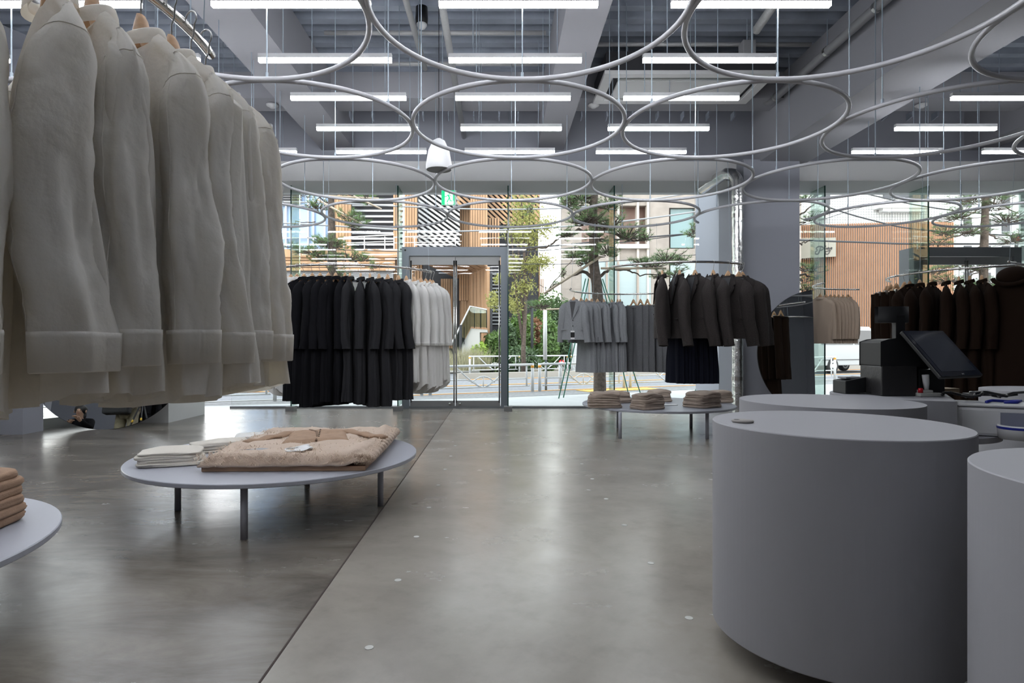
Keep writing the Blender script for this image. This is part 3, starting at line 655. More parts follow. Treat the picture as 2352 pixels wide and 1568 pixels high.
MB().lathe([(.001, .0087), (.011, .0087)], (-.018, .012, 0), n=20, caps=False).build('hole', mat('lid_hole', (.05, .05, .05), .9), t)
tz = CT_Z+.001
# till
t = thing('till', 'black point-of-sale till with tilted tablet screen and raised customer display', 'till', (2.27, 3.56, tz))
O = Vector((2.27, 3.56, tz))
MB().box((-.10, -.11, 0), (.10, .10, .17)).build('lower_housing', mat('till_leatherette', (.02, .019, .02), .35, bump=.4, bscale=18), t, bevel=.006)
rows = [[(-.10, yy, .17), (-.10, yy, .305), (-.06, yy, .318), (0, yy, .325), (.06, yy, .32), (.12, yy, .305), (.12, yy, .17)] for yy in (-.105, .10)]
m = MB().grid(rows, closed=True); m.f += [tuple(range(7)), tuple(7+k for k in range(7))[::-1]]; m.build('upper_housing', black_p, t, bevel=.004)
MB().box((.13, -.08, 0), (.28, .08, .15)).build('stand', black_p, t, bevel=.005); MB().box((.12, -.03, .12), (.22, .05, .32)).build('screen_arm', black_p, t)
d0 = P(2073, 722, 3.5)-O
rows = [[(d0.x-.09+.18*k/10, .02-.03*sin(pi*k/10)+yy, d0.z-.045+zz) for k in range(11)] for yy, zz in ((0, 0), (0, .095), (.035, .095), (.035, 0))]
MB().grid(rows+[rows[0]]).build('customer_display', black_p, t, True); MB().box((d0.x-.005, -.01, .30), (d0.x+.05, .03, d0.z)).build('display_neck', black_p, t, bevel=.004)
TL, TR, BL = P(2071, 759, 3.42), P(2165, 759, 3.56), P(2163, 866, 3.22)
ux = (TR-TL); vy = (BL-TL); nrm = ux.cross(vy).normalized(); nrm = -nrm if nrm.z < 0 else nrm
tb = TL-O
def q4(i0, i1, off): return [tb+ux*a+vy*b+nrm*off for a, b in ((i0, i1), (1-i0, i1), (1-i0, 1-i1), (i0, 1-i1))]
tab = MB().prism(q4(0, 0, 0), -nrm*.022).build('tablet', black_p, t, bevel=.006)
MB().prism(q4(.01, .01, .001), nrm*.001).build('screen_glass', mat('screen_bezel', (.006, .008, .02), .06, spec=.9), tab)
MB().prism(q4(.09, .10, .0025), nrm*.0008).build('display_panel', mat('screen_off', (.035, .042, .06), .08, spec=1.), tab)
lg = MB(); c0 = tb+ux*.5+vy*.95+nrm*.004
for k in range(2): lg.prism([c0+ux*(.0+.03*k), c0+ux*(.02+.03*k), c0+ux*(.02+.03*k)+vy*.022, c0+ux*(.0+.03*k)+vy*.022], nrm*.0005)
lg.build('maker_mark', mat('logo_grey', (.4, .4, .42), .5), tab)
t = thing('receipt_printer', 'small black slope-topped receipt printer left of the till', 'receipt printer', (2.12, 3.66, tz))
MB().prism([(-.07, -.06, 0), (.05, -.06, 0), (.05, -.06, .10), (-.07, -.06, .075)], (0, .14, 0)).build('body', black_p, t, bevel=.004); MB().box((-.05, -.03, .088), (.04, .06, .097)).build('paper_slot', mat('slot_grey', (.2, .21, .23), .4), t)
MB().tube([(-.0, -.08, .005), (.04, -.11, .01), (.09, -.10, .005), (.06, -.07, .008), (.1, -.05, .01)], .003, 6).build('cable', black_p, t, True)
# things on and in the till counter
o = P(2118, 903, 3.40)
t = thing('barcode_scanner', 'white handheld scanner standing on a grey base with a red button', 'scanner', (2.42, 3.46, tz))
MB().box((-.06, -.05, 0), (.07, .05, .02)).box((-.05, -.04, .02), (.02, .04, .035)).build('base', mat('scanner_grey', (.45, .45, .43), .5), t, bevel=.003)
MB().tube([(.01, 0, .035), (.008, 0, .07), (.0, -.005, .12)], [.011, .016, .018], 12).build('handle', white_m, t, True); MB().lathe([(.013, .02), (.012, .045), (.001, .047)], (-.045, -.03, 0), 16).build('red_button', mat('red_plastic', (.5, .01, .02), .4), t, True)
tag(MB().box((0, 0, 0), (.13, .09, .03)).build('wooden_box', mat('pale_wood', (.30, .22, .14), .6), None, False, (2.62, 3.62, tz), .1, bevel=.003), 'small pale wooden box on the till counter behind the printer', 'box')
for i in range(3):
    pts = [(2.46+.03*i+.33*k/12, 3.38-.045*i+.03*sin(k*1.3+i), tz+.012+.012*sin(k*.9+i*2)+.006*i) for k in range(13)]
    tag(MB().tube(pts, .007, 7).build('cable', black_p, None, True), 'black cable lying between the till and the white printer, %s of the tangle' % ORD[i], 'cable', 'cables beside the till')
t = thing('pen_tray', 'dark tray with silver tools on the printer counter', 'tray', (2.78, 3.50, tz-.0))
MB().prism([(-.10, -.05, 0), (.10, -.05, 0), (.12, .05, .0), (-.08, .05, .0)], (0, 0, .012)).build('tray_base', mat('tray_grey', (.06, .06, .065), .3), t, bevel=.003)
MB().tube([(-.09, -.02, .018), (.0, .0, .02)], .007, 8).build('silver_tool', chrome, t, True)
t = thing('label_printer', 'white label printer with a blue rimmed output tray on the lower shelf', 'printer', (2.70, 3.28, .661), radians(-28))
MB().box((-.20, -.10, 0), (.15, .12, .155)).build('body', white_m, t, bevel=.018); MB().box((-.205, -.105, .155), (.165, .125, .172)).build('lid', white_m, t, bevel=.008)
MB().box((-.02, -.112, .055), (.10, -.098, .13)).build('output_opening', mat('printer_grey', (.25, .26, .32), .5), t)
blu = mat('cobalt_plastic', (.01, .02, .28), .4)
MB().lathe([(.085, 0), (.09, .06), (.088, .07), (.075, .07), (.07, .03), (.001, .03)], (.05, -.13, 0), 32).build('output_tray', white_m, t, True)
MB().lathe([(.0905, .052), (.0915, .058), (.0905, .064)], (.05, -.13, 0), 32, caps=False).build('blue_rim', blu, t, True); MB().lathe([(.001, .045), (.072, .045)], (.05, -.13, 0), 32, caps=False).build('tray_liner', blu, t)
MB().box((.17, -.08, .02), (.21, .10, .15)).build('blue_cartridge', blu, t, bevel=.006); MB().box((-.17, -.08, .172), (-.04, .03, .1735)).build('label_sheet', mat('label_print', (.6, .6, .65), .6), t)
tag(MB().tube([(-.10, 0, .0), (-.03, .03, .004), (.04, .0, .0), (.09, -.03, .004), (.04, -.05, 0), (-.02, -.03, 0)], .008, 8).build('blue_scissors', blu, None, True, (2.70, 3.27, .842), .2), 'blue handled scissors lying on the white printer', 'scissors')

# ------------------------------------------------------------------ ceiling services
def pipe(pts, r, m, label, cat='pipe', clamps=(), name='ceiling_pipe'):
    t = thing(name, label, cat); MB().tube(pts, r, 14).build('pipe_run', m, t, True)
    for c in clamps:
        c = Vector(c); MB().lathe([(r+.006, -.02), (r+.006, .02)], n=16, caps=False).build('clamp', steel, t).matrix_local = Matrix.Translation(c) @ Matrix.Rotation(pi/2, 4, 'X')
        MB().tube([c+Vector((0, 0, r)), Vector((c.x, c.y, DZ))], .006, 6).build('clamp_rod', rodm, t)
    return t
pg = mat('grey_pipe', (.26, .26, .27), .5); pw = mat('insulated_pipe', (.5, .5, .5), .5, .2, bump=.8, bscale=25)
pipe([(4.1, 2.0, 4.80), (4.1, 9.2, 4.80), (4.08, 9.27, 4.83), (4.0, 9.28, 4.90), (3.95, 9.28, 5.1)], .055, pg, 'grey drain pipe running beside the big diagonal-looking beam', clamps=[(4.1, y, 4.80) for y in (3.5, 5.2, 6.6, 7.6, 9.0)])
pipe([(-.60, 1.9, 4.78), (-.60, 10.6, 4.75)], .042, pw, 'silver insulated pipe left of the centre beam', clamps=[(-.6, y, 4.775) for y in (4, 6.5)])
pipe([(-1.05, 1.9, 4.92), (-1.0, 8.3, 4.9)], .035, pw, 'thin dark insulated pipe farther left under the deck', clamps=[(-1.05, 5, 4.91)])
pipe([(3.05, 6.3, 4.95), (3.0, 7.1, 4.80)], .05, pw, 'short silver pipe stub dropping from the deck', clamps=())
for i, (y, x0, x1) in enumerate([(7.7, -2.2, .6), (8.55, -2.3, .6), (8.0, 1.3, 4.1)]):
    pipe([(x0, y, 5.08), (x1, y, 5.08)], .028, pw, 'corrugated conduit under the steel deck, %s' % ['between the left beams', 'nearer the cross beam', 'right of the centre beam'][i], 'conduit', name='flexible_conduit')
t = thing('junction_box', 'grey junction box under the deck right of the centre beam', 'junction box', (3.1, 7.6, 4.72)); MB().cbox((0, 0, .1), (.16, .16, .18)).build('box_body', pg, t, bevel=.01); MB().tube([(0, 0, .19), (0, 0, .48)], .008, 6).build('drop_rod', rodm, t)
for x, y, z in ((-3.45, 9.3, 4.8), (1.45, 9.3, 4.8), (6.45, 9.3, 4.8)):
    t = thing('smoke_detector', 'white disc smoke detector under the cross beam, %s' % ('left' if x < 0 else 'centre' if x < 3 else 'right'), 'smoke detector', (x, y, z), 0, 'white smoke detectors')
    MB().lathe([(.001, -.05), (.035, -.05), (.05, -.035), (.085, -.02), (.09, 0), (.001, 0)], n=32).build('cover', white_m, t, True)
t = thing('camera_dome', 'black and white ceiling sensor under the deck', 'sensor', (-.92, 7.3, 4.98)); MB().lathe([(.07, 0), (.075, .06), (.07, .2)], n=24).build('housing', black_p, t, True); MB().lathe([(.001, -.06), (.04, -.05), (.06, -.02), (.065, .01)], n=24).build('lens_cover', white_m, t, True)
# round cable clamps on the left beam
# air-conditioner cassette
t = thing('air_conditioner', 'square ceiling air conditioner cassette between the beams', 'air conditioner', (2.5, 8.42, 4.66))
w1, d1 = 1.12, .50
MB().box((-w1, -d1, 0), (w1, -d1+.13, .05)).box((-w1, d1-.13, 0), (w1, d1, .05)).box((-w1, -d1+.13, 0), (-w1+.13, d1-.13, .05)).box((w1-.13, -d1+.13, 0), (w1, d1-.13, .05)).build('outer_frame', paint_w, t, bevel=.004)
MB().box((-w1+.22, -d1+.22, -.004), (w1-.22, d1-.22, .03)).build('centre_panel', paint_w, t); MB().box((-w1+.02, -d1+.02, .052), (w1-.02, d1-.02, .3)).build('duct_body', dark_b, t)
for a in (-d1+.17, -d1+.20, d1-.20, d1-.17): MB().box((-w1+.2, a-.008, .005), (w1-.2, a+.008, .02)).build('vane', steel, t)
for sx in (-1, 1):
    for sy in (-1, 1): MB().tube([(sx*.8, sy*.4, .2), (sx*.8, sy*.4, .52)], .006, 6).build('hanging_rod', rodm, t)
# pendant speaker
t = thing('pendant_speaker', 'white pendant loudspeaker hanging near the exit sign', 'speaker', ((1008-CXP)/F*7.0, 7.0, 0))
s0 = CH+(HY-390)/F*7
MB().lathe([(.02, s0+.36), (.07, s0+.33), (.12, s0+.22), (.148, s0+.06), (.150, s0+.02), (.142, s0)], n=40, caps=False).build('body', white_m, t, True); MB().lathe([(.001, s0+.004), (.10, s0+.002), (.135, s0+.0)], n=40, caps=False).build('grille', mat('speaker_grille', (.2, .2, .2), .6), t); MB().tube([(0, 0, s0+.34), (0, 0, DZ)], .004, 6).build('cable', black_p, t)
# foil duct beside the column
foil = mat('foil_duct', (.75, .75, .74), .25, 1., bump=1., bscale=14)
t = thing('foil_duct', 'crinkled silver foil duct running down beside the grey column', 'duct')
pts = [(3.83, 9.76, .02), (3.83, 9.76, 3.6), (3.83, 9.78, 3.78), (3.80, 9.86, 3.90), (3.74, 10.0, 3.95), (3.62, 10.3, 3.90), (3.55, 10.75, 3.86)]
dn = []; dr = []
for i in range(len(pts)-1):
    a, b = Vector(pts[i]), Vector(pts[i+1]); k = max(1, int((b-a).length/.05))
    for q in range(k): dn.append(a.lerp(b, q/k)); dr.append(.088+.006*noise.noise(Vector((len(dn)*1.3, 0, 0)))+(.004 if len(dn) % 14 == 0 else 0))
MB().tube(dn, dr, 20).build('duct_skin', foil, t, True)
for z in (.6, 1.5, 2.35, 3.2): MB().lathe([(.094, z-.03), (.094, z+.03)], (3.83, 9.76, 0), 24, caps=False).build('tape_band', chrome, t, True)
# exit sign
t = thing('exit_sign', 'square green emergency exit sign with a running figure', 'exit sign', P(1031, 454, 9.9)); S = .122
gre = mat('exit_green', (0, .55, .22), .5, emit=(0, .9, .32), estr=.55); whi = mat('exit_white', (.9, .95, .9), .5, emit=(.9, 1, .95), estr=.8)
MB().box((-S, .0, -S), (S, .04, S)).build('sign_body', white_m, t); MB().box((-S+.004, -.004, -S+.006), (S-.02, .0, S-.004)).build('green_face', gre, t)
MB().box((-.065, -.006, -.112), (.065, -.004, .095)).box((.065, -.006, -.105), (.075, -.004, -.05)).build('doorway_symbol', whi, t)
rf = MB(); Y0 = -.0085
def st(a, b, r): rf.tube([(a[0], Y0, a[1]), (b[0], Y0, b[1])], r, 6, sq=1)
MB().lathe([(.001, 0), (.017, 0)], n=16, caps=False).build('head_symbol', gre, t).matrix_local = Matrix.Translation((.012, Y0, .075)) @ Matrix.Rotation(pi/2, 4, 'X')
st((-.012, .045), (.012, -.005), .012); st((-.012, .048), (-.04, .018), .006); st((-.04, .018), (-.075, .018), .006); st((0, .05), (.03, .03), .006); st((.03, .03), (.04, .012), .005)
st((.006, -.005), (-.03, -.075), .008); st((-.03, -.09), (-.012, -.11), .006); st((.012, -.005), (.022, -.052), .008); st((.022, -.052), (.058, -.052), .006)
rf.build('running_figure', gre, t); MB().tube([(.04, .02, S), (.04, .02, .42)], .004, 6).build('hanging_rod', rodm, t)
# floor studs
for row, X, ys in (('left', -.49, [2.31, 2.97, 3.64, 4.29, 4.97, 5.6, 6.26, 6.9]), ('right', .80, [2.56, 3.2, 3.87, 4.53, 5.2, 5.85, 6.5])):
    for k, y in enumerate(ys): tag(MB().lathe([(.001, .0012), (.0165, .0012), (.017, 0)], n=24, caps=False).build('floor_stud', mat('pale_stud', (.55, .55, .52), .4), None, False, (X, y, .0005)), 'small pale round floor stud, %s row, %s from the camera' % (row, ORD[k]), 'floor marker', 'pale round floor studs')
tag(MB().lathe([(.001, .003), (.06, .003), (.062, 0)], n=32, caps=False).build('floor_outlet', steel, None, False, (-1.85, 6.1, 0)), 'round metal floor outlet cover beyond the blanket table', 'floor outlet')

# ------------------------------------------------------------------ round mirrors
mirm = mat('mirror_silver', (.86, .88, .88), .01, 1.)
def mirror(name_lb, cx, cy, rz, tilt, cut=None):
    t = thing('round_mirror', name_lb, 'mirror', (cx, cy, .0), 0, 'big round mirrors'); t.rotation_euler = (-tilt, 0, rz)
    if cut is None: pl = [(1.0*cos(2*pi*k/120), 0, 1.0+1.0*sin(2*pi*k/120)) for k in range(120)]
    else: a = math.acos(max(-1,min(1,-cut*0+cut))); pl = [(cos(a+(2*pi-2*a)*k/110), 0, 1+sin(a+(2*pi-2*a)*k/110)) for k in range(111)]
    MB().prism(pl, (0, .006, 0)).build('mirror_glass', mirm, t); MB().prism([(x*1.004, .008, (z-1)*1.004+1) for x, _, z in pl], (0, .012, 0)).build('backing', black_p, t)
    return t
mirror('big round mirror leaning on the left column behind the white shirts', -5.30, 8.22, radians(12), radians(8.8))
mirror('cut round mirror standing beside the grey column and beige shirts', 4.99, 9.33, radians(0), radians(3), -.13+0.0)
#@@PART3
# ------------------------------------------------------------------ outside: ground, road (runs obliquely, 24.5 degrees)
ang = radians(24.5); U = Vector((cos(ang), sin(ang), 0)); V = Vector((-sin(ang), cos(ang), 0))
def UV(u, v, z=0): return U*u+V*v+Vector((0, 0, z))
def strip(nm, v0, v1, z, m, u0=-60, u1=80, h=.05, lb=None):
    o = MB().prism([UV(u0, v0, z-h), UV(u1, v0, z-h), UV(u1, v1, z-h), UV(u0, v1, z-h)], (0, 0, h)).build(nm, m); o['kind'] = 'structure'
    return o
pav = mat('pale_paving', (.45, .445, .43), .8, vary=.05, vscale=6); asph = mat('asphalt', (.20, .20, .21), .9, vary=.15, vscale=14); asph2 = mat('footway_asphalt', (.23, .225, .22), .9, vary=.2, vscale=14)
struct('ground', MB().box((-70, 11.08, -.3), (90, 90, -.06)), asph)
o = MB().prism([(-30, 11.09, -.055), (40, 11.09, -.055), UV(45, 12.1, -.055), (.19, 13.3, -.055), (-5.3, 11.45, -.055), (-30, 11.45, -.055)], (0, 0, .045)).build('sidewalk', pav); o['kind'] = 'structure'
strip('footway', 12.1, 13.42, -.012, asph2, -12, 40); strip('kerb', 13.42, 13.58, .0, mat('kerb_stone', (.36, .35, .33), .9)); strip('road', 13.58, 19, -.02, asph)
for a, b, u0, u1 in ((13.30, 13.38, -7.5, -3), (13.30, 13.38, 2.0, 14), (15.85, 15.95, -40, 60), (18.5, 18.6, -40, 60)): strip('road_marking', a, b, -.004, orange_l, u0, u1, .012)
o = MB().prism([UV(8.1, 12.5, -.008), UV(10.3, 12.5, -.008), UV(10.3, 13.1, -.008), UV(8.1, 13.1, -.008)], (0, 0, .008)).build('tactile_paving', mat('tactile_yellow', (.7, .45, .12), .8, vary=.2, vscale=30)); o['kind'] = 'structure'
for k in range(16): MB().prism([UV(8.15+.13*k, 12.52, 0), UV(8.2+.13*k, 12.52, 0), UV(8.2+.13*k, 13.08, 0), UV(8.15+.13*k, 13.08, 0)], (0, 0, .006)).build('tactile_bar', mat('tactile_bar_yellow', (.8, .55, .18), .8), o)
for (u0, u1) in ((-8, -1.8), (7.2, 30)): strip('road_island_kerb', 19, 19.3, .17, mat('island_stone', (.38, .35, .31), .9), u0, u1, .2)
strip('far_footway', 23.6, 26, .02, mat('beige_paving', (.50, .43, .35), .85))
# guard rails
def guard_rail(u0, u1, v, lb, h0=.66, slope=.008, base=0., arch=True, g='white guard rails by the road'):
    c0 = UV((u0+u1)/2, v); t = thing('guard_rail', lb, 'guard rail', c0, ang, g); L = u1-u0
    hh = lambda u: h0+slope*((u0+u1)/2+u)
    H0, H1 = hh(-L/2), hh(L/2); hm = (H0+H1)/2
    MB().tube([(-L/2, 0, H0), (L/2, 0, H1)], .030, 10).build('top_rail', fence_w, t, True)
    MB().tube([(-L/2+.08, 0, .14+base), (L/2-.08, 0, .14+base)], .018, 8).build('bottom_rail', fence_w, t, True)
    for s in (-1, 1):
        x = s*L/2; MB().tube([(x, 0, base), (x, 0, (H0 if s < 0 else H1)+.03)], .038, 12).build('post', fence_w, t, True)
        MB().tube([(x, 0, (H0 if s < 0 else H1)-.08), (x, 0, (H0 if s < 0 else H1)-.02)], .040, 12).build('reflector_band', mat('amber_reflector', (.8, .35, .03), .4), t, True)
        xx = x-s*.16; MB().tube([(xx, 0, .14+base), (xx, 0, hm-.02)], .022, 8).build('stile', fence_w, t, True)
    if arch:
        m = MB(); zb = .15+base; zt_ = hm-.03
        for s in (-1, 1):
            m.tube([(s*(.06+.62*q**.8), 0, zb+(zt_-zb)*q) for q in [k/8 for k in range(9)]], .019, 8)
            m.tube([(s*(.30*(1-q)), 0, zb+.52*(zt_-zb)*(.42+.58*sin(q*pi/2))) for q in [k/6 for k in range(7)]], .015, 8)
            m.tube([(s*.10, 0, zb), (s*.22, 0, zb+.14*.8), (s*.42, 0, zb+.17), (s*(L/2-.16), 0, zb+.17)], .016, 8)
        m.tube([(0, 0, zb), (0, 0, zb+.52*(zt_-zb))], .015, 8)
        m.build('arched_bracing', fence_w, t, True)
    return t
seg = [(-9.0, 'far left beyond the shirts'), (-6.55, 'left of the black coats'), (-4.1, 'behind the black coats'), (-1.6, 'seen through the glass door'), (1.1, 'right of the glass door'), (4.2, 'behind the grey jackets'), (7.0, 'behind the trousers'), (9.7, 'behind the column'), (12.4, 'in front of the van'), (15.1, 'right of the van'), (17.8, 'far right')]
for i, (u, d) in enumerate(seg[:-1]):
    guard_rail(u+.10, seg[i+1][0]-.10, 13.15, 'white arched guard rail along the near footway, %s' % d, .60, .008)
for i, (u0, u1) in enumerate([(-8.8, -6.6), (-6.4, -4.2), (-4.0, -1.9), (8.6, 10.7), (10.85, 12.9), (13.1, 15.3), (15.5, 17.7)]):
    guard_rail(u0, u1, 21.5, 'white arched guard rail across the road, %s from the left' % ORD[i], .68, 0, base=.02, g='white guard rails across the road')

# ------------------------------------------------------------------ buildings opposite
def lerpq(q, u, v): return q[0]*(1-u)*(1-v)+q[1]*u*(1-v)+q[2]*u*v+q[3]*(1-u)*v     # q: bl, br, tr, tl
def quad(pts): return [P(*p) for p in pts]
def slats(q, n, frac, th, m, back, parent, vert=True, nm='slat_screen', backoff=.12):
    nr = (q[1]-q[0]).cross(q[3]-q[0]).normalized()
    if nr.y > 0: nr = -nr
    if back: MB().prism([p-nr*backoff for p in q], -nr*.1).build(nm+'_backing', back, parent)
    mb = MB()
    for i in range(n):
        a, b = (i+.5-frac/2)/n, (i+.5+frac/2)/n
        pl = [lerpq(q, a, 0), lerpq(q, b, 0), lerpq(q, b, 1), lerpq(q, a, 1)] if vert else [lerpq(q, 0, a), lerpq(q, 1, a), lerpq(q, 1, b), lerpq(q, 0, b)]
        mb.prism(pl, -nr*th)
    return mb.build(nm, m, parent)
def clip(poly, n, d, keep=1):
    out = []
    for i in range(len(poly)):
        a, b = poly[i-1], poly[i]; da, db = (a[0]*n[0]+a[1]*n[1]-d)*keep, (b[0]*n[0]+b[1]*n[1]-d)*keep
        if (da >= 0) != (db >= 0): t = da/(da-db); out.append((a[0]+(b[0]-a[0])*t, a[1]+(b[1]-a[1])*t))
        if db >= 0: out.append(b)
    return out
def diag(px0, px1, py0, py1, Y, slope, step, frac, m, back, parent, nm='diagonal_louvre'):
    rect = [(px0, py0), (px1, py0), (px1, py1), (px0, py1)]; l = sqrt(1+slope*slope); n = (-slope/l, 1/l); mb = MB()
    ds = [p[0]*n[0]+p[1]*n[1] for p in rect]; d = min(ds)
    MB().prism([P(x, y, Y+.25) for x, y in rect], (0, .1, 0)).build(nm+'_backing', back, parent)
    while d < max(ds):
        pl = clip(clip(rect, n, d, 1), n, d+step*frac, -1)
        if len(pl) > 2: mb.prism([P(x, y, Y) for x, y in pl], (0, .08, 0))
        d += step
    return mb.build(nm, m, parent)
def wallq(parent, nm, m, pts, th=.25):
    q = quad(pts); nr = (q[1]-q[0]).cross(q[-1]-q[0]).normalized(); nr = -nr if nr.y > 0 else nr
    return MB().prism(q, -nr*th).build(nm, m, parent)
def R4(x0, x1, y0, y1, Y, Y2=None): Y2 = Y2 or Y; return [(x0, y1, Y), (x1, y1, Y2), (x1, y0, Y2), (x0, y0, Y)]
grey_s = mat('grey_louvre', (.50, .50, .52), .6); pale_s = mat('pale_aluminium', (.52, .52, .52), .4); darkwin = mat('dark_window', (.03, .035, .045), .1, spec=.8)
B = thing('cedar_building', 'cedar slatted building across the road with diagonal louvres and entrance canopy', 'building', (0, 30, 0))
B.location = (0, 0, 0)
Yb = 28.
wallq(B, 'rear_wall', dark_b, R4(757, 1236, 380, 900, 31.2, 31.2), .3)
slats(quad(R4(757, 806, 400, 590, Yb)), 7, .86, .12, wood_b, dark_b, B); slats(quad(R4(903, 918, 400, 900, Yb-.4)), 3, .84, .12, wood_b, dark_b, B); slats(quad(R4(927, 958, 400, 575, Yb-.4)), 5, .84, .12, wood_b, dark_b, B)
slats(quad(R4(804, 905, 400, 580, Yb+1)), 14, .34, .5, grey_s, dark_b, B, False, 'horizontal_louvre')
diag(961, 1056, 400, 575, Yb+.8, .72, 9.2, .5, pale_s, dark_b, B)
slats(quad(R4(1054, 1081, 466, 690, Yb+1.5)), 5, .8, .12, wood_b, dark_b, B); slats(quad(R4(1080, 1120, 400, 572, Yb)), 7, .85, .12, wood_b, dark_b, B)
diag(1050, 1120, 400, 470, Yb+.6, .85, 9, .6, wood_b, dark_b, B)
slats(quad(R4(1116, 1148, 500, 572, Yb+.6)), 5, .7, .12, wood_b, dark_b, B); diag(1116, 1240, 400, 515, Yb+1.2, .95, 8.5, .58, wood_b, dark_b, B)
# balcony floors and rails
wallq(B, 'balcony_floor', wood_b, R4(640, 1060, 572, 590, Yb-1.2), 1.2)
for px0, px1, y in ((790, 905, 541), (905, 1060, 541)):
    m = MB(); m.tube([P(px0, y+4, Yb-1), P(px1, y-2, Yb-1)], .03, 6); m.tube([P(px0, y+17, Yb-1), P(px1, y+13, Yb-1)], .02, 6)
    k = px0
    while k < px1: m.tube([P(k, y+2, Yb-1), P(k, 580, Yb-1)], .025, 6); k += 47
    m.build('balcony_rail', fence_w, B)
slats(quad(R4(640, 907, 590, 622, Yb-1.1)), 4, .8, .08, wood_b, dark_b, B, False, 'fascia_boards'); slats(quad(R4(630, 903, 622, 642, Yb-.9)), 6, .55, .08, grey_s, dark_b, B, False, 'grey_fascia')
for k in range(5): wallq(B, 'window', darkwin, R4(640+52*k, 686+52*k, 646, 800, Yb-.3), .05); wallq(B, 'mullion', pale_s, R4(686+52*k, 692+52*k, 642, 800, Yb-.4), .1)
# canopy: slatted soffit and slatted return wall receding into the dark entrance
q = [P(950, 612, 32.5), P(1050, 640, 32.5), P(1120, 612, Yb-1), P(1010, 574, Yb-1)]
q = [P(960, 598, Yb-1.4), P(1050, 641, 31.5), P(1121, 612, Yb-1.4), P(1040, 572, Yb-2.2)]
slats(q, 7, .85, .15, wood_b, dark_b, B, False, 'canopy_soffit'); slats([P(1052, 770, 31.5), P(1120, 800, Yb-1.4), P(1120, 612, Yb-1.4), P(1052, 641, 31.5)], 9, .82, .15, wood_b, dark_b, B, True, 'return_screen')
slats(quad(R4(1012, 1040, 640, 800, 31.)), 5, .8, .1, wood_b, dark_b, B); slats(quad(R4(1120, 1160, 572, 608, Yb-.8)), 6, .75, .1, wood_b, dark_b, B)
slats(quad(R4(1119, 1157, 625, 748, Yb)), 15, .4, .4, grey_s, dark_b, B, False, 'side_louvre'); slats(quad(R4(1157, 1166, 600, 800, Yb-.5)), 2, .8, .1, wood_b, dark_b, B)
slats(quad(R4(944, 970, 600, 800, Yb-.2)), 4, .8, .1, wood_b, dark_b, B)
# outside stair with glass balustrade
Ss = thing('outdoor_stair', 'pale stone outdoor stair with glass balustrade below the cedar canopy', 'stair', (0, 0, 0))
MB().prism([P(1030, 855, 25), P(1062, 790, 25), P(1082, 754, 25), P(1119, 757, 25), P(1119, 763, 25), P(1102, 763, 25), P(1102, 855, 25)], (0, 1.6, 0)).build('stair_wall', mat('stair_stone', (.48, .47, .45), .8), Ss)
MB().prism([P(1048, 762, 24.9), P(1080, 704, 24.9), P(1117, 711, 24.9), P(1119, 752, 24.9), P(1082, 750, 24.9), P(1048, 815, 24.9)], (0, .02, 0)).build('glass_balustrade', glass_mat('balustrade_glass', (.62, .72, .66), .6), Ss)
MB().tube([P(1036, 792, 24.9), P(1080, 703, 24.9), P(1118, 711, 24.9)], .035, 8).build('handrail', pale_s, Ss)
for px in (1056, 1066, 1090, 1104, 1118): MB().tube([P(px, 712 if px > 1080 else 750, 24.95), P(px, 753 if px > 1080 else 790, 24.95)], .02, 6).build('baluster', dark_b, Ss)
MB().tube([P(1058, 746, 24.6), P(1058, 822, 24.6)], .06, 10).build('lamp_post', dark_b, Ss)
# blue glass building, left
B2 = thing('glass_building', 'blue glass building with white mullions at the left across the road', 'building')
wallq(B2, 'glass_wall', sky_glass, R4(560, 764, 380, 840, 36), .3)
for px in (588, 655, 706, 718, 744): wallq(B2, 'mullion', fence_w, R4(px, px+3, 380, 800, 35.8), .15)
for py in (470, 545, 575): wallq(B2, 'transom', fence_w, R4(560, 764, py, py+2, 35.8), .12)
slats(quad(R4(560, 690, 400, 466, 35.6)), 12, .4, .2, dark_b, grey_s, B2, False, 'roof_louvre')
# far slatted block behind the street tree
B3 = thing('distant_slat_building', 'distant slatted timber block behind the thin street tree', 'building')
slats(quad(R4(1208, 1241, 600, 832, 40)), 7, .55, .2, wood_b, dark_b, B3); slats(quad(R4(1176, 1208, 625, 832, 39)), 6, .55, .2, mat('weathered_timber', (.30, .26, .23), .8), dark_b, B3)
slats(quad(R4(1236, 1250, 640, 800, 42)), 3, .5, .2, wood_b, None, B3); slats(quad(R4(1168, 1210, 540, 600, 38)), 5, .6, .2, dark_b, grey_s, B3, False, 'upper_louvre')
# stone-clad building, right of the gap
B4 = thing('stone_building', 'beige stone-clad building with recessed windows behind the pine', 'building')
Yc = 30.
for a, b, c_, d_ in ((1290, 1336, 380, 900), (1490, 1537, 380, 900), (1336, 1490, 380, 472), (1596, 1840, 380, 900), (1537, 1596, 380, 477), (1537, 1596, 571, 600), (1336, 1490, 560, 600)):
    wallq(B4, 'cladding', concrete, R4(a, b, c_, d_, Yc), .4)
wallq(B4, 'rear_wall', mat('shade_brown', (.16, .12, .10), .8), R4(1290, 1840, 380, 900, Yc+1.6), .3)
wallq(B4, 'window', mat('brown_blind', (.26, .16, .13), .4, vary=.2, vscale=1), R4(1336, 1490, 472, 560, Yc+.7), .05); wallq(B4, 'window', mat('teal_window', (.16, .26, .27), .15, spec=.8), R4(1540, 1594, 480, 569, Yc+.2), .05)
for px in (1418, 1463, 1486): wallq(B4, 'pillar', mat('cream_pillar', (.55, .50, .45), .7), R4(px, px+5, 460, 900, Yc-.1), .4)
wallq(B4, 'window_ledge', mat('cream_ledge', (.62, .58, .52), .7), R4(1414, 1492, 560, 570, Yc-.2), .4)
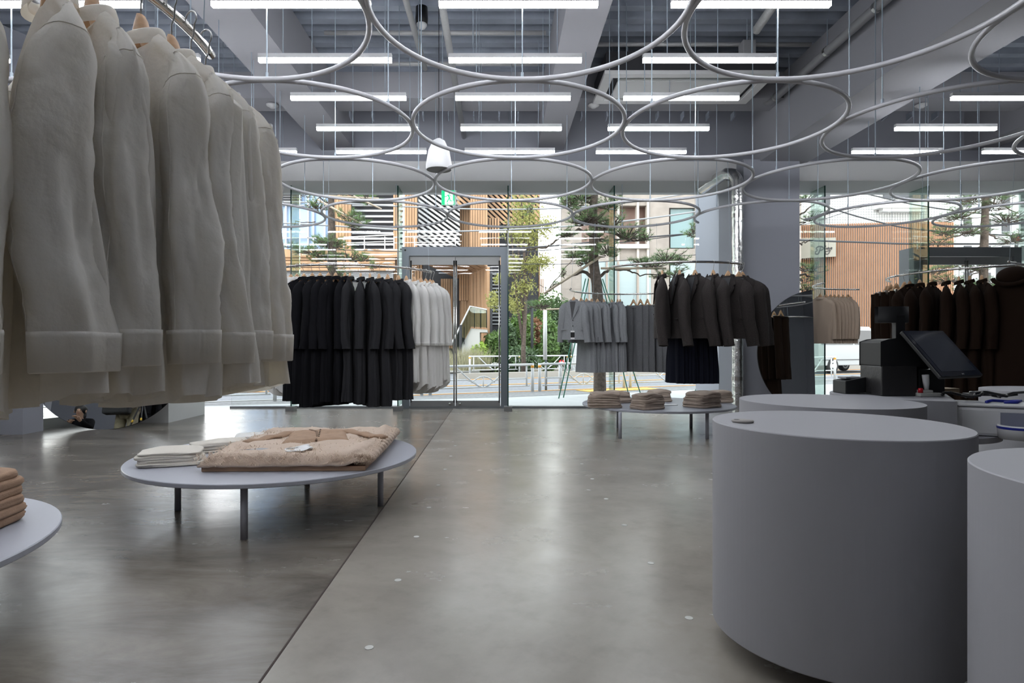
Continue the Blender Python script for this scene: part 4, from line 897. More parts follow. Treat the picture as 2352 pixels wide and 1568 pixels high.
wallq(B4, 'shop_window', mat('pale_shop_glass', (.32, .39, .40), .2, spec=.7), R4(1336, 1495, 600, 900, Yc-.05), .05); wallq(B4, 'shop_window', mat('pale_shop_glass', (.6, .7, .7)), R4(1540, 1596, 600, 900, Yc), .05)
for px in (1352, 1392, 1418, 1463): wallq(B4, 'shop_mullion', mat('mullion_brown', (.33, .27, .23), .6), R4(px, px+4, 600, 900, Yc-.15), .1)
for k in range(9): wallq(B4, 'tile_joint', mat('joint_grey', (.33, .29, .26), .9), R4(1291, 1334, 470+k*32, 471+k*32, Yc-.01), .02)
# orange louvred building with a sign, white tiled building above
B5 = thing('louvred_building', 'building with orange-brown vertical louvres and a cream shop sign', 'building')
ol = mat('orange_louvre', (.34, .165, .085), .6, vary=.1, vscale=2)
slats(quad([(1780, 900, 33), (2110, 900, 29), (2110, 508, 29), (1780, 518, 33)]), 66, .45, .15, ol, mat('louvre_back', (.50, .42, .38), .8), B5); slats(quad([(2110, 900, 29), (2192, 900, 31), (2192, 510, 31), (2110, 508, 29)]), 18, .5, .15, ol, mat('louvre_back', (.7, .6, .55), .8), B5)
B6 = thing('tiled_building', 'white tiled building with window ledges above the orange louvres', 'building')
tilem = mat('white_tile', (.66, .66, .65), .5)
wallq(B6, 'tiled_wall', tilem, R4(1780, 2200, 330, 840, 36), .4)
mt = MB()
for k in range(70): a = P(1780+6*k, 330, 35.98); b = P(1780+6*k, 640, 35.98); mt.box((a.x-.012, a.y, b.z), (a.x+.012, a.y+.01, a.z))
for k in range(52): a = P(1780, 330+6*k, 35.98); b = P(2200, 330+6*k, 35.98); mt.box((a.x, a.y, a.z-.012), (b.x, a.y+.01, a.z+.012))
mt.build('tile_joints', mat('tile_joint', (.45, .47, .47), .8), B6)
for x0, x1, y1 in ((2020, 2135, 455), (1880, 1912, 470)):
    wallq(B6, 'window', darkwin, R4(x0+10, x1-5, y1-70, y1, 35.9), .05); wallq(B6, 'window_ledge', tilem, R4(x0, x1, y1+6, y1+22, 35.4), .6); wallq(B6, 'ledge_bracket', tilem, R4(x0+8, x1-8, y1+22, y1+30, 35.5), .4)
B7 = thing('white_block', 'pale apartment block behind the right-hand pine', 'building')
wallq(B7, 'facade_wall', mat('pale_render', (.60, .61, .62), .8), R4(2196, 2420, 330, 900, 40), .4)
for i in range(4):
    for j in range(4): wallq(B7, 'window', darkwin, R4(2215+44*i, 2232+44*i, 440+62*j, 474+62*j, 39.9), .05)
# shop sign with script lettering
t = thing('shop_sign', 'cream shop sign with script lettering on the orange louvres', 'sign')
q = quad([(1822, 594, 32.15), (1920, 589, 30.9), (1920, 545, 30.9), (1822, 548, 32.15)]); MB().prism(q, (0, .12, 0)).build('sign_board', mat('sign_cream', (.36, .34, .29), .6), t)
mbk = MB()
def stroke(pts, r=.016):
    pp = [(1838+x/22.4, 530+y/22.4) for x, y in pts]; res = []
    for i in range(len(pp)-1):
        p0 = pp[max(0, i-1)]; p1 = pp[i]; p2 = pp[i+1]; p3 = pp[min(len(pp)-1, i+2)]
        for k in range(5):
            s = k/5; res.append(tuple(.5*((2*p1[c])+(-p0[c]+p2[c])*s+(2*p0[c]-5*p1[c]+4*p2[c]-p3[c])*s*s+(-p0[c]+3*p1[c]-3*p2[c]+p3[c])*s**3) for c in (0, 1)))
    res.append(pp[-1]); mbk.tube([P(x, y, 32.12-(x-1822)/98*1.25) for x, y in res], r, 6)
stroke([(1050, 840), (1010, 980), (930, 1170), (790, 1175), (790, 1080), (860, 1030)], .024)                      # stem of the P
stroke([(900, 1000), (835, 930), (850, 850), (960, 795), (1080, 790), (1180, 840), (1195, 910), (1120, 970), (1020, 1010)], .024)
stroke([(1330, 760), (1270, 860), (1255, 930), (1300, 930)])                                                        # l
stroke([(1400, 880), (1350, 880), (1340, 925), (1390, 930), (1410, 885), (1400, 940)])                              # a
stroke([(1480, 860), (1440, 860), (1425, 920), (1470, 930), (1500, 860), (1510, 1080), (1420, 1190), (1310, 1170), (1300, 1080), (1420, 1030), (1580, 1010)])  # g
stroke([(1560, 900), (1640, 880), (1620, 850), (1570, 870), (1560, 930), (1640, 930)])                              # e
mbk.build('script_lettering', mat('sign_ink', (.06, .05, .05), .6), t)

# ------------------------------------------------------------------ planting and trees
def leaves_mb(n, fn, s0, s1, seed=0, elong=1.8):
    rr = random.Random(seed); mb = MB()
    for k in range(n):
        c = fn(rr); s = rr.uniform(s0, s1); a = Vector((rr.gauss(0, 1), rr.gauss(0, 1), rr.gauss(0, 1))).normalized(); b = a.orthogonal().normalized()
        b = (Matrix.Rotation(rr.uniform(0, 6.28), 3, a) @ b)
        mb.add([c-a*s*elong*.5, c+b*s*.35, c+a*s*elong*.5, c-b*s*.35], [(0, 1, 2, 3)])
    return mb
def ell_fn(c, r, hollow=.55):
    def f(rr):
        v = Vector((rr.gauss(0, 1), rr.gauss(0, 1), rr.gauss(0, 1))).normalized()*(hollow+(1-hollow)*rr.random())
        v *= 1+.25*noise.noise(v*2.5+Vector(c)); return Vector((c[0]+v.x*r[0], c[1]+v.y*r[1], c[2]+v.z*r[2]))
    return f
def shrub(px, py_top, py_bot, wpx, Y, m, label, n=1500, s=.09, seed=0, cat='shrub', grp='roadside planting'):
    a = P(px, py_top, Y); b = P(px, py_bot, Y); h = a.z-b.z; t = thing('shrub', label, cat, (b.x, Y, b.z), 0, grp)
    rx = wpx/2/F*Y
    leaves_mb(n, ell_fn((0, 0, h*.55), (rx, rx*.8, h*.52)), s, s*1.7, seed).build('foliage', m, t)
    st_ = MB(); rr = random.Random(seed)
    for k in range(6): st_.tube([(rr.uniform(-.2, .2)*rx, 0, 0), (rr.uniform(-.6, .6)*rx, rr.uniform(-.4, .4)*rx, h*.8)], .015, 5)
    st_.build('stem', bark, t); return t
dkg = mat('dark_green_leaves', (.09, .14, .065), .6, vary=.4, vscale=5, trans=.2, tcol=(.1, .2, .05)); lime = mat('lime_leaves', (.35, .50, .08), .6, trans=.3, tcol=(.5, .6, .1)); redl = mat('russet_leaves', (.32, .17, .10), .6, vary=.3, trans=.3, tcol=(.4, .2, .1)); grs = mat('straw_grass', (.30, .28, .17), .8, vary=.3, vscale=8)
SH = [(1140, 765, 858, 60, 25.5, foliage2, 'broad-leaved green shrub below the stair landing'), (1100, 790, 852, 50, 25.2, lime, 'lime green fern-like plant left of the stair shrub'), (1165, 745, 855, 50, 26, dkg, 'dark shrub hidden behind the door post'),
      (1195, 720, 856, 70, 27, foliage2, 'tall bright shrub at the foot of the thin tree'), (1240, 700, 858, 80, 28, foliage2, 'big green shrub behind the white sign pole'), (1285, 690, 858, 70, 28, dkg, 'dark shrub between the sign pole and grey jackets'),
      (1225, 735, 790, 60, 27.5, redl, 'russet shrub behind the lamp post'), (1262, 735, 860, 46, 25.5, foliage2, 'leafy bamboo clump right of the white pole'), (1260, 672, 838, 90, 34, foliage1, 'distant treetops in the gap between buildings'), (1320, 760, 860, 70, 28, dkg, 'dark hedge behind the first grey jacket'), (1195, 800, 860, 90, 24.5, dkg, 'low dark hedge behind the far guard rail')]
for i, (px, a, b, w_, Y, m_, lb) in enumerate(SH): shrub(px, a, b, w_, Y, m_, lb, 2600 if w_ > 55 else 1700, .085, i)
for i, (px, w_, Y) in enumerate([(560, 110, 22), (640, 90, 23), (700, 80, 23), (800, 90, 24), (880, 90, 24), (1430, 90, 27), (1500, 80, 27), (1560, 80, 27)]):
    shrub(px, 830 if px < 1000 else 790, 862, w_, Y, dkg if i % 2 else foliage2, 'low green planting across the road, %s' % ['far left', 'left', 'behind the black coats', 'behind the black coats, centre', 'behind the black coats, right', 'behind the skirts', 'behind the trousers', 'behind the column'][i], 1200, .08, 30+i)
gt_ = thing('grass_clump', 'tall straw coloured grasses beside the glass balustrade', 'grass', P(1075, 850, 24)); gm = MB(); rr = random.Random(4)
for k in range(900):
    x = rr.gauss(0, .42); y = rr.gauss(0, .25); h = rr.uniform(.45, 1.0); dx = rr.gauss(0, .22); gm.add([(x-.006, y, 0), (x+.006, y, 0), (x+dx*.4+.005, y, h*.6), (x+dx, y, h), (x+dx*.4-.005, y, h*.6)], [(0, 1, 2, 4), (4, 2, 3)])
o = gm.build('grass_blades', grs, gt_); o['kind'] = 'stuff'
# thin street tree
def branchy(base, tips, r0, m=bark):
    mb = MB()
    for pts, r1 in tips: n = len(pts); mb.tube(pts, [r1*(1-.75*k/(n-1)) for k in range(n)], 7)
    return mb
t = thing('street_tree', 'thin yellow-green street tree beyond the door post', 'tree', P(1203, 858, 22.5))
o0 = P(1203, 858, 22.5); g = lambda px, py, dy=0: P(px, py, 22.5+dy)-o0
br = [([g(1203, 858), g(1202, 800), g(1207, 700), g(1205, 600), g(1200, 500), g(1196, 440)], .10), ([g(1204, 800), g(1188, 700), g(1180, 600), g(1172, 500)], .07), ([g(1205, 760), g(1196, 660), g(1190, 560), g(1186, 470)], .055), ([g(1206, 700), g(1222, 620), g(1236, 540)], .05), ([g(1205, 640), g(1215, 560), g(1218, 480)], .04), ([g(1183, 640), g(1172, 600), g(1166, 560)], .03), ([g(1206, 640), g(1240, 590), g(1262, 560)], .02), ([g(1196, 700), g(1165, 660), g(1140, 650)], .02)]
branchy(None, br, .1).build('trunk', bark, t, True)
pads = [(1200, 470, 42, 40), (1185, 530, 40, 36), (1215, 545, 44, 36), (1180, 610, 30, 30), (1220, 610, 34, 26), (1200, 660, 36, 26), (1180, 700, 26, 30), (1255, 520, 30, 26), (1250, 600, 30, 22), (1150, 640, 18, 14), (1135, 690, 22, 26), (1212, 500, 40, 30)]
lm = MB()
for i, (px, py, rx, rz_) in enumerate(pads):
    c = g(px, py); q = leaves_mb(int(230+rx*8), ell_fn((c.x, c.y, c.z), (rx/F*22.5, .8, rz_/F*22.5), .2), .045, .085, 60+i); lm.add(q.v, q.f)
lm.build('foliage', foliage3, t)
# pines
def pine(name_lb, Y, base, trunk, branches, pads, tr, seed, needle=.14, scale=1.):
    o0 = P(base[0], base[1], Y); g = lambda p: P(p[0], p[1], Y+(p[2] if len(p) > 2 else 0))-o0
    t = thing('pine_tree', name_lb, 'tree', o0, 0, 'pine trees'); k = len(trunk)
    tp = []
    for i in range(k-1):
        for s in range(4): tp.append(g(trunk[i]).lerp(g(trunk[i+1]), s/4))
    tp.append(g(trunk[-1])); nn = len(tp)
    MB().tube(tp, [tr*(1.15-.55*i/nn)*(1+.12*noise.noise(Vector((i*.7, seed, 0)))) for i in range(nn)], 12).build('trunk', bark, t, True)
    rr = random.Random(seed)
    for bpts, br_ in branches:
        pp = []; bb = [g(p) for p in bpts]
        for i in range(len(bb)-1):
            for s in range(5): q = bb[i].lerp(bb[i+1], s/5); pp.append(q+Vector((rr.gauss(0, .012), rr.gauss(0, .03), rr.gauss(0, .016))))
        pp.append(bb[-1]); n2 = len(pp)
        MB().tube(pp, [br_*(1-.6*i/n2) for i in range(n2)], 7).build('branch', bark, t, True)
    nb = MB(); tw = MB()
    for (px, py, rx, rz_) in pads:
        c = g((px, py)); RX = rx/F*Y; RZ_ = rz_/F*Y
        for k2 in range(max(8, int(rx*rz_/11*scale))):
            p = c+Vector((rr.uniform(-1, 1)*RX, rr.gauss(0, .28), rr.uniform(-.9, 1)*RZ_*(.6+.4*rr.random())))
            root = c+(p-c)*.35+Vector((0, 0, -RZ_*.5)); mid = root.lerp(p, .5)+Vector((rr.gauss(0, .04), rr.gauss(0, .04), rr.gauss(0, .03)))
            tw.tube([root, mid, p], [.011, .008, .005], 4)
            ax = Vector((rr.gauss(0, .4), rr.gauss(0, .4), 1)).normalized()
            for j in range(24):
                d = (Vector((rr.gauss(0, 1), rr.gauss(0, 1), rr.gauss(0, .6)))).normalized()*.9+ax*.55; d.normalize(); L = needle*rr.uniform(.6, 1.05)
                s = d.orthogonal().normalized()*.0035; nb.add([p-s, p+s, p+d*L], [(0, 1, 2)])
    tw.build('twigs', bark, t); nb.build('needles', foliage1, t)
    return t
pine('old pine on the footway behind the grey jackets', 13.6, (1378, 912),
     [(1378, 912), (1377, 820), (1376, 720), (1370, 650), (1363, 600), (1364, 540), (1362, 490), (1366, 430), (1372, 380)],
     [([(1368, 640), (1340, 622), (1300, 640), (1256, 668)], .045), ([(1370, 640), (1400, 618), (1440, 620), (1500, 614)], .04), ([(1366, 540), (1330, 526), (1290, 545), (1255, 568), (1200, 572)], .035), ([(1366, 535), (1400, 530), (1430, 545), (1455, 553), (1485, 548)], .035),
      ([(1364, 520), (1340, 500), (1310, 495)], .028), ([(1365, 470), (1330, 455), (1295, 460)], .03), ([(1368, 470), (1395, 480), (1420, 500)], .03), ([(1370, 440), (1390, 425)], .02), ([(1372, 600), (1340, 592), (1290, 580)], .018), ([(1256, 668), (1300, 610), (1330, 590)], .012), ([(1440, 620), (1470, 632), (1530, 628)], .02), ([(1256, 668), (1240, 655), (1228, 652)], .01)],
     [(1312, 462, 30, 20), (1350, 500, 45, 22), (1335, 450, 40, 16), (1400, 470, 26, 18), (1440, 536, 40, 17), (1482, 545, 18, 12), (1398, 512, 30, 20), (1352, 578, 26, 16), (1396, 575, 26, 18), (1320, 585, 26, 14), (1300, 535, 26, 12), (1475, 600, 28, 12), (1530, 592, 34, 14), (1500, 606, 26, 10), (1556, 600, 24, 12), (1590, 530, 14, 16), (1345, 598, 24, 12), (1520, 630, 26, 9), (1370, 540, 26, 12), (1293, 628, 8, 10), (1275, 650, 8, 8), (1240, 700, 30, 12), (1215, 480, 12, 8), (1420, 446, 20, 10), (1550, 628, 20, 9)], .125, 11, .13, 1.15)
pine('pine with horizontal boughs behind the black coats', 15.5, (766, 900),
     [(766, 900), (765, 700), (764, 600), (762, 540), (761, 490), (760, 400)],
     [([(764, 585), (790, 582), (815, 600), (840, 598)], .03), ([(763, 580), (735, 590), (700, 575)], .03), ([(762, 500), (785, 510), (815, 515)], .022), ([(760, 470), (735, 455), (712, 478), (700, 470)], .02), ([(760, 450), (790, 440), (830, 440)], .02), ([(726, 510), (680, 512), (668, 525)], .014)],
     [(755, 552, 34, 16), (765, 560, 34, 14), (720, 578, 36, 13), (690, 572, 26, 12), (800, 590, 36, 12), (835, 590, 24, 12), (745, 590, 36, 12), (820, 510, 28, 16), (800, 495, 26, 12), (730, 470, 26, 14), (845, 455, 24, 12), (795, 442, 30, 9), (700, 445, 26, 8), (775, 625, 22, 18), (790, 660, 20, 14), (860, 612, 12, 8)], .12, 21, .14)
pine('dark pine by the right-hand entrance', 16.5, (2260, 880),
     [(2260, 880), (2260, 700), (2259, 600), (2262, 520), (2264, 440), (2264, 380)],
     [([(2261, 520), (2230, 530), (2190, 545), (2150, 552)], .03), ([(2262, 530), (2290, 545), (2320, 560)], .03), ([(2263, 470), (2230, 490), (2190, 505)], .025), ([(2264, 460), (2300, 470), (2340, 490)], .025), ([(2262, 560), (2220, 590), (2180, 600)], .025), ([(2264, 430), (2235, 445), (2200, 450)], .02), ([(2260, 620), (2220, 640), (2180, 650)], .02), ([(2260, 600), (2300, 610), (2340, 630)], .02)],
     [(2170, 530, 34, 16), (2200, 490, 36, 18), (2150, 555, 28, 10), (2230, 455, 34, 16), (2280, 470, 30, 18), (2310, 500, 30, 18), (2330, 545, 28, 16), (2230, 530, 30, 14), (2290, 450, 40, 10), (2200, 600, 34, 16), (2250, 610, 30, 18), (2290, 590, 30, 16), (2180, 640, 34, 14), (2240, 660, 34, 20), (2290, 650, 34, 20), (2330, 640, 26, 20), (2150, 620, 24, 14), (2300, 720, 34, 20)], .11, 31, .15, 1.1)
pine('pine boughs showing beside the grey column', 13.0, (1800, 914), [(1800, 914), (1802, 640), (1806, 500), (1800, 420)],
     [([(1802, 645), (1840, 630), (1880, 640)], .03), ([(1806, 500), (1840, 490), (1870, 470)], .025), ([(1804, 560), (1840, 560), (1860, 552)], .02)],
     [(1862, 618, 24, 14), (1850, 642, 22, 8), (1850, 455, 18, 14), (1860, 500, 18, 12), (1850, 660, 20, 8)], .12, 41, .14)
# bamboo props and guy ropes of the pine
bam = mat('bamboo', (.45, .36, .27), .6); rope = mat('green_rope', (.02, .16, .10), .6)
def pole(pts, r, m, lb, nm='support_pole', cat='support pole', g=None): return tag(MB().tube([P(*p) for p in pts], r, 8).build(nm, m, None, True), lb, cat, g)
pole([(1250, 674, 13.3), (1378, 590, 13.5)], .028, bam, 'bamboo prop tied to the lower left bough of the pine'); pole([(1380, 616, 13.5), (1530, 616, 13.5)], .025, bam, 'horizontal bamboo prop under the right bough of the pine')
pole([(870, 456, 15.4), (730, 449, 15.4)], .025, bam, 'bamboo prop crossing the top of the left pine') ; pole([(730, 458, 15.3), (834, 517, 15.3)], .025, bam, 'slanting bamboo prop across the left pine'); pole([(812, 450, 15.2), (876, 480, 15.2)], .022, bam, 'short bamboo prop right of the left pine')
for i, (a, b) in enumerate([((1345, 640, 13.6), (1283, 916, 13.0)), ((1352, 640, 13.6), (1293, 918, 13.2)), ((1380, 640, 13.6), (1412, 760, 13.5)), ((1384, 640, 13.6), (1474, 912, 13.3)), ((1395, 700, 13.6), (1446, 915, 13.4)), ((1610, 870, 13.8), (1588, 915, 13.4))]):
    pole([a, b], .012, rope, 'green guy rope of the pine, %s from the left' % ORD[i], 'guy_rope', 'rope', 'guy ropes of the pine')
# poles and posts
t = thing('sign_pole', 'dark street pole wrapped in a white sleeve right of the glass door', 'pole', P(1254, 897, 15.3)); oo = P(1254, 897, 15.3)
MB().tube([P(1254, 897, 15.3)-oo, P(1254, 715, 15.3)-oo], .028, 12).build('pole_shaft', mat('pole_green_grey', (.12, .15, .16), .5), t, True); MB().tube([P(1252, 826, 15.3)-oo, P(1252, 712, 15.3)-oo], .05, 14).build('white_sleeve', fence_w, t, True); MB().tube([P(1240, 711, 15.3)-oo, P(1288, 709, 15.3)-oo], .02, 8).build('cross_arm', bam, t, True)
t = thing('lamp_post', 'dark street lamp post behind the far guard rail', 'lamp post', P(1222, 855, 25)); oo = P(1222, 855, 25)
MB().tube([(0, 0, 0), P(1222, 690, 25)-oo], .06, 10).build('pole_shaft', dark_b, t, True); MB().tube([P(1222, 706, 25)-oo, P(1206, 708, 24.8)-oo], .04, 8).build('lamp_arm', dark_b, t, True)
t = thing('utility_pole', 'pale utility pole with stickers left of the door header', 'pole', P(923, 870, 19.0)); 
MB().tube([(0, 0, 0), (0, 0, P(923, 400, 19.0).z-P(923, 870, 19).z)], .085, 14).build('pole_shaft', fence_w, t, True)
rr = random.Random(3)
for k in range(9): MB().box((-.04, -.095, 4.0+.17*k), (.03+.02*(k % 2), -.086, 4.05+.17*k)).build('pole_sticker', dark_b, t)
tag(MB().tube([P(1287, 893, 15.3), P(1287, 832, 15.3)], .045, 12).build('bollard', fence_w, None, True), 'white bollard with amber band right of the sign pole', 'bollard')
t = thing('no_entry_disc', 'small round red and white road disc by the hedge', 'road sign', P(1290, 832, 22))
MB().lathe([(.001, 0), (.10, 0)], n=24, caps=False).build('red_disc', mat('sign_red', (.7, .03, .03), .5), t).rotation_euler = (pi/2, 0, 0); MB().box((-.06, -.01, -.03), (.06, -.004, .03)).build('white_bar', fence_w, t); MB().tube([(0, .02, .1), (0, .02, -.8)], .03, 8).build('sign_post', dark_b, t)
t = thing('traffic_light', 'red pedestrian signal glowing at the right edge among the pines', 'traffic light', P(2338, 547, 20))
MB().box((-.12, 0, -.12), (.12, .12, .14)).build('signal_box', dark_b, t); MB().lathe([(.001, 0), (.09, 0)], n=20, caps=False).build('red_lens', mat('red_lens', (.5, .02, .02), .3, emit=(1, .05, .03), estr=1.5), t).rotation_euler = (pi/2, 0, 0); MB().tube([(0, .06, -.12), (0, .06, -4.66)], .05, 8).build('signal_post', dark_b, t)
# overhead cables
wire_m = mat('black_cable', (.04, .04, .045), .6); wire_g = mat('grey_twisted_cable', (.3, .3, .31), .6)
def cable(pts, r, m, lb, Yc=17): 
    pp = [P(x, y, Yc) for x, y in pts]; res = []
    for i in range(len(pp)-1):
        p0, p1, p2, p3 = pp[max(0, i-1)], pp[i], pp[i+1], pp[min(len(pp)-1, i+2)]
        for k in range(8): s = k/8; res.append(.5*((2*p1)+(-p0+p2)*s+(2*p0-5*p1+4*p2-p3)*s*s+(-p0+3*p1-3*p2+p3)*s**3))
    res.append(pp[-1]); tag(MB().tube(res, r, 5).build('overhead_cable', m, None, True), lb, 'cable', 'overhead street cables')
cable([(560, 462), (760, 466), (920, 474), (1165, 481), (1400, 470), (1660, 430), (1900, 380)], .022, wire_g, 'twisted overhead cable crossing above the door header, topmost')
cable([(500, 505), (720, 516), (920, 528), (1060, 531), (1300, 520), (1500, 500), (1700, 470)], .024, wire_g, 'thick twisted overhead cable just below the suspended rings')
cable([(1165, 572), (1300, 562), (1400, 552), (1600, 535), (1750, 520)], .022, wire_m, 'black overhead cable level with the door header')
cable([(560, 560), (700, 570), (900, 577), (1165, 580), (1400, 560), (1640, 530)], .012, wire_m, 'thin overhead cable through the left pine')
cable([(1165, 606), (1300, 606), (1400, 600), (1600, 585)], .010, wire_m, 'lowest thin overhead cable behind the old pine')
cable([(1780, 430), (1900, 475), (2000, 505), (2120, 528), (2400, 545)], .022, wire_m, 'black overhead cable slanting down over the white tiled building')
cable([(1780, 420), (1960, 440), (2100, 470), (2250, 490), (2420, 500)], .018, wire_m, 'second slanting cable over the white tiled building')
cable([(1780, 549), (1880, 553), (2000, 557), (2100, 560), (2400, 560)], .026, wire_m, 'thick black overhead cable crossing the cream sign')
cable([(1780, 515), (1850, 515), (2000, 470), (2150, 440)], .008, wire_m, 'thin rising cable right of the grey column')
# bins and cabinets by the road
tag(MB().box((-.25, -.2, 0), (.25, .2, .8)).build('street_cabinet', mat('cabinet_grey', (.25, .25, .25), .5), None, False, P(618, 872, 19), bevel=.01), 'grey street cabinet left of the black coats', 'cabinet')
t = thing('street_marker', 'short black marker post at the foot of the stair planting', 'bollard', P(1108, 851, 24.5)); MB().lathe([(.10, 0), (.09, .06), (.03, .10), (.03, .55), (.05, .6), (.001, .64)], n=16).build('post_body', dark_b, t, True)
tag(MB().box((-.30, -.3, 0), (.30, .3, 1.3)).build('equipment_box', mat('pale_box', (.55, .56, .56), .5), None, False, P(1330, 858, 26), bevel=.01), 'pale equipment box behind the guard rail below the grey jackets', 'cabinet')
# van
t = thing('van', 'white van parked across the road beyond the right-hand glass', 'van', UV(23.35, 17.2, -.02), ang+pi)
vw = mat('van_white', (.40, .41, .41), .35, coat=.2)
side = [(-2.1, .32), (-2.15, .8), (-2.0, 1.05), (-1.45, 1.12), (-1.0, 1.75), (-.8, 1.88), (2.1, 1.88), (2.2, 1.7), (2.22, .32)]
MB().prism([(x, -.8, z) for x, z in side], (0, 1.6, 0)).build('body', vw, t, bevel=.03)
for y in (-.812, .802): MB().prism([(-1.25, y, 1.15), (-.85, y, 1.72), (.1, y, 1.72), (.1, y, 1.15)], (0, .01, 0)).prism([(.2, y, 1.15), (.2, y, 1.72), (2.0, y, 1.72), (2.05, y, 1.15)], (0, .01, 0)).build('side_window', darkwin, t)
for x in (-1.35, 1.4):
    for s in (-1, 1):
        o = MB().lathe([(.001, -.09), (.20, -.09), (.30, -.08), (.31, 0), (.30, .08), (.001, .09)], n=32).build('wheel', mat('tyre', (.015, .015, .015), .8), t, True); o.location = (x, s*.74, .31); o.rotation_euler = (pi/2, 0, 0)
        q = MB().lathe([(.001, .10), (.06, .10), (.10, .085), (.19, .10), (.20, .095)], n=32, caps=False).lathe([(.20, -.095), (.19, -.10), (.10, -.085), (.06, -.10), (.001, -.10)], n=32, caps=False).build('hub_cap', pale_s, o, True)
MB().tube([(-2.1, -.82, .55), (2.2, -.82, .55)], .012, 6).tube([(-2.1, .82, .55), (2.2, .82, .55)], .012, 6).build('side_trim', dark_b, t); MB().cbox((-2.12, -.55, .72), (.08, .3, .18)).cbox((-2.12, .55, .72), (.08, .3, .18)).build('headlamp', chrome, t)
MB().cbox((-1.2, -.9, 1.15), (.12, .15, .2)).cbox((-1.2, .9, 1.15), (.12, .15, .2)).build('wing_mirror', black_p, t)

# ------------------------------------------------------------------ people and things seen in the left mirror
skin = mat('skin', (.50, .31, .22), .55); hairm = mat('black_hair', (.012, .010, .010), .5, bump=.5, bscale=80); khaki = mat('khaki_cotton', (.26, .23, .16), .9, vary=.2, vscale=9)
def skinned(name, m, nodes, edges, parent, root=0, sub=2):
    me = bpy.data.meshes.new(name); me.from_pydata([n[0] for n in nodes], edges, []); me.materials.append(m)
    o = bpy.data.objects.new(name, me); COL.objects.link(o); o.parent = parent
    sk = o.modifiers.new('skin', 'SKIN'); sk.use_smooth_shade = True
    for i, n in enumerate(nodes):
        r = n[1]; d = me.skin_vertices[0].data[i]; d.radius = (r, r) if not isinstance(r, tuple) else r; d.use_root = (i == root)
    su = o.modifiers.new('smooth', 'SUBSURF'); su.levels = sub; su.render_levels = sub; return o
def person(label, loc, rz, J, top, hair_long):
    """J: pelvis chest neck head, shoulder/elbow/wrist/knee/ankle/toe as left-right pairs (side -1 and 1)"""
    t = thing('person', label, 'person', loc, rz, None); N = []; E = []
    def add(p, r, par=None): N.append((p, r)); (E.append((par, len(N)-1)) if par is not None else None); return len(N)-1
    pv = add(J['pelvis'], .12); wa = add(J['waist'], .105, pv); ch = add(J['chest'], .125, wa); nk = add(J['neck'], .052, ch); h0 = add(J['chin'], .062, nk); h1 = add(J['head'], .088, h0); h2 = add(J['crown'], .070, h1); add(J['nose'], .014, h1)
    H = Vector(J['head'])
    for s in (0, 1):
        a = add(J['shoulder'][s], .058, ch); b = add(J['elbow'][s], .042, a); c = add(J['wrist'][s], .028, b); d = Vector(J['wrist'][s])-Vector(J['elbow'][s]); d.normalize(); pa = add(Vector(J['wrist'][s])+d*.055, .034, c)
        lat = d.cross(Vector((0, 0, 1))).normalized()
        for q in range(4):
            o1 = Vector(J['wrist'][s])+d*(.10)+lat*(.030-.02*q); f1 = add(o1, .0095, pa); f2 = add(o1+d*(.028+.004*(q in (1, 2)))+Vector((0, 0, -.012)), .0085, f1); add(o1+d*.038+Vector((0, 0, -.034)), .0075, f2)
        th1 = add(Vector(J['wrist'][s])+d*.045+lat*(.045 if s else -.045), .011, pa); add(Vector(J['wrist'][s])+d*.085+lat*(.055 if s else -.055), .009, th1)
        a = add(J['hip'][s], .092, pv); b = add(J['knee'][s], .060, a); c = add(J['ankle'][s], .040, b); add(J['toe'][s], .034, c)
    skinned('body', skin, N, E, t)
    # clothes
    N = []; E = []; pv = add(J['pelvis'], .140)
    for s in (0, 1): a = add(J['hip'][s], .112, pv); b = add(J['knee'][s], .088, a); add(Vector(J['ankle'][s])+Vector((0, 0, .03)), .078, b)
    skinned('trousers', khaki if top else black_c, N, E, t)
    N = []; E = []; pv = add(Vector(J['pelvis'])+Vector((0, 0, .03)), .150); wa = add(J['waist'], .135, pv); ch = add(J['chest'], .150, wa); add(Vector(J['neck'])-Vector((0, 0, .02)), .070, ch)
    for s in (0, 1): a = add(J['shoulder'][s], .080, ch); b = add(J['elbow'][s], .062, a); add(Vector(J['elbow'][s]).lerp(Vector(J['wrist'][s]), .93), .045, b)
    skinned('jacket', black_c, N, E, t)
    for s in (0, 1): A = Vector(J['ankle'][s]); B_ = Vector(J['toe'][s]); skinned('shoe', black_p, [(A-Vector((0, 0, .03)), .045), (A.lerp(B_, .5)-Vector((0, 0, .01)), .042), (B_, .038)], [(0, 1), (1, 2)], t)
    fwd = (Vector(J['nose'])-H); fwd.z = 0; fwd.normalize(); sd = fwd.cross(Vector((0, 0, 1)))
    hm = MB().ell(H-fwd*.022+Vector((0, 0, .028)), (.100, .105, .098), 24, 14)
    if hair_long: hm.ell(H-fwd*.055+Vector((0, 0, -.07)), (.088, .06, .12), 20, 12)
    hm.build('hair', hairm, t, True)
    for q in (-1, 1): MB().ell(H+fwd*.083+sd*.032*q+Vector((0, 0, .0)), (.011, .006, .006), 10, 6).build('eye', mat('eye_white_dark', (.05, .04, .04), .2), t, True); MB().ell(H+sd*.092*q+Vector((0, 0, -.01)), (.012, .018, .028), 10, 8).build('ear', skin, t, True)
    MB().ell(H+fwd*.082+Vector((0, 0, -.052)), (.022, .006, .006), 10, 6).build('mouth', mat('lip', (.35, .12, .10), .5), t, True)
    return t
LX = Vector((-5.50, 4.95, 0))
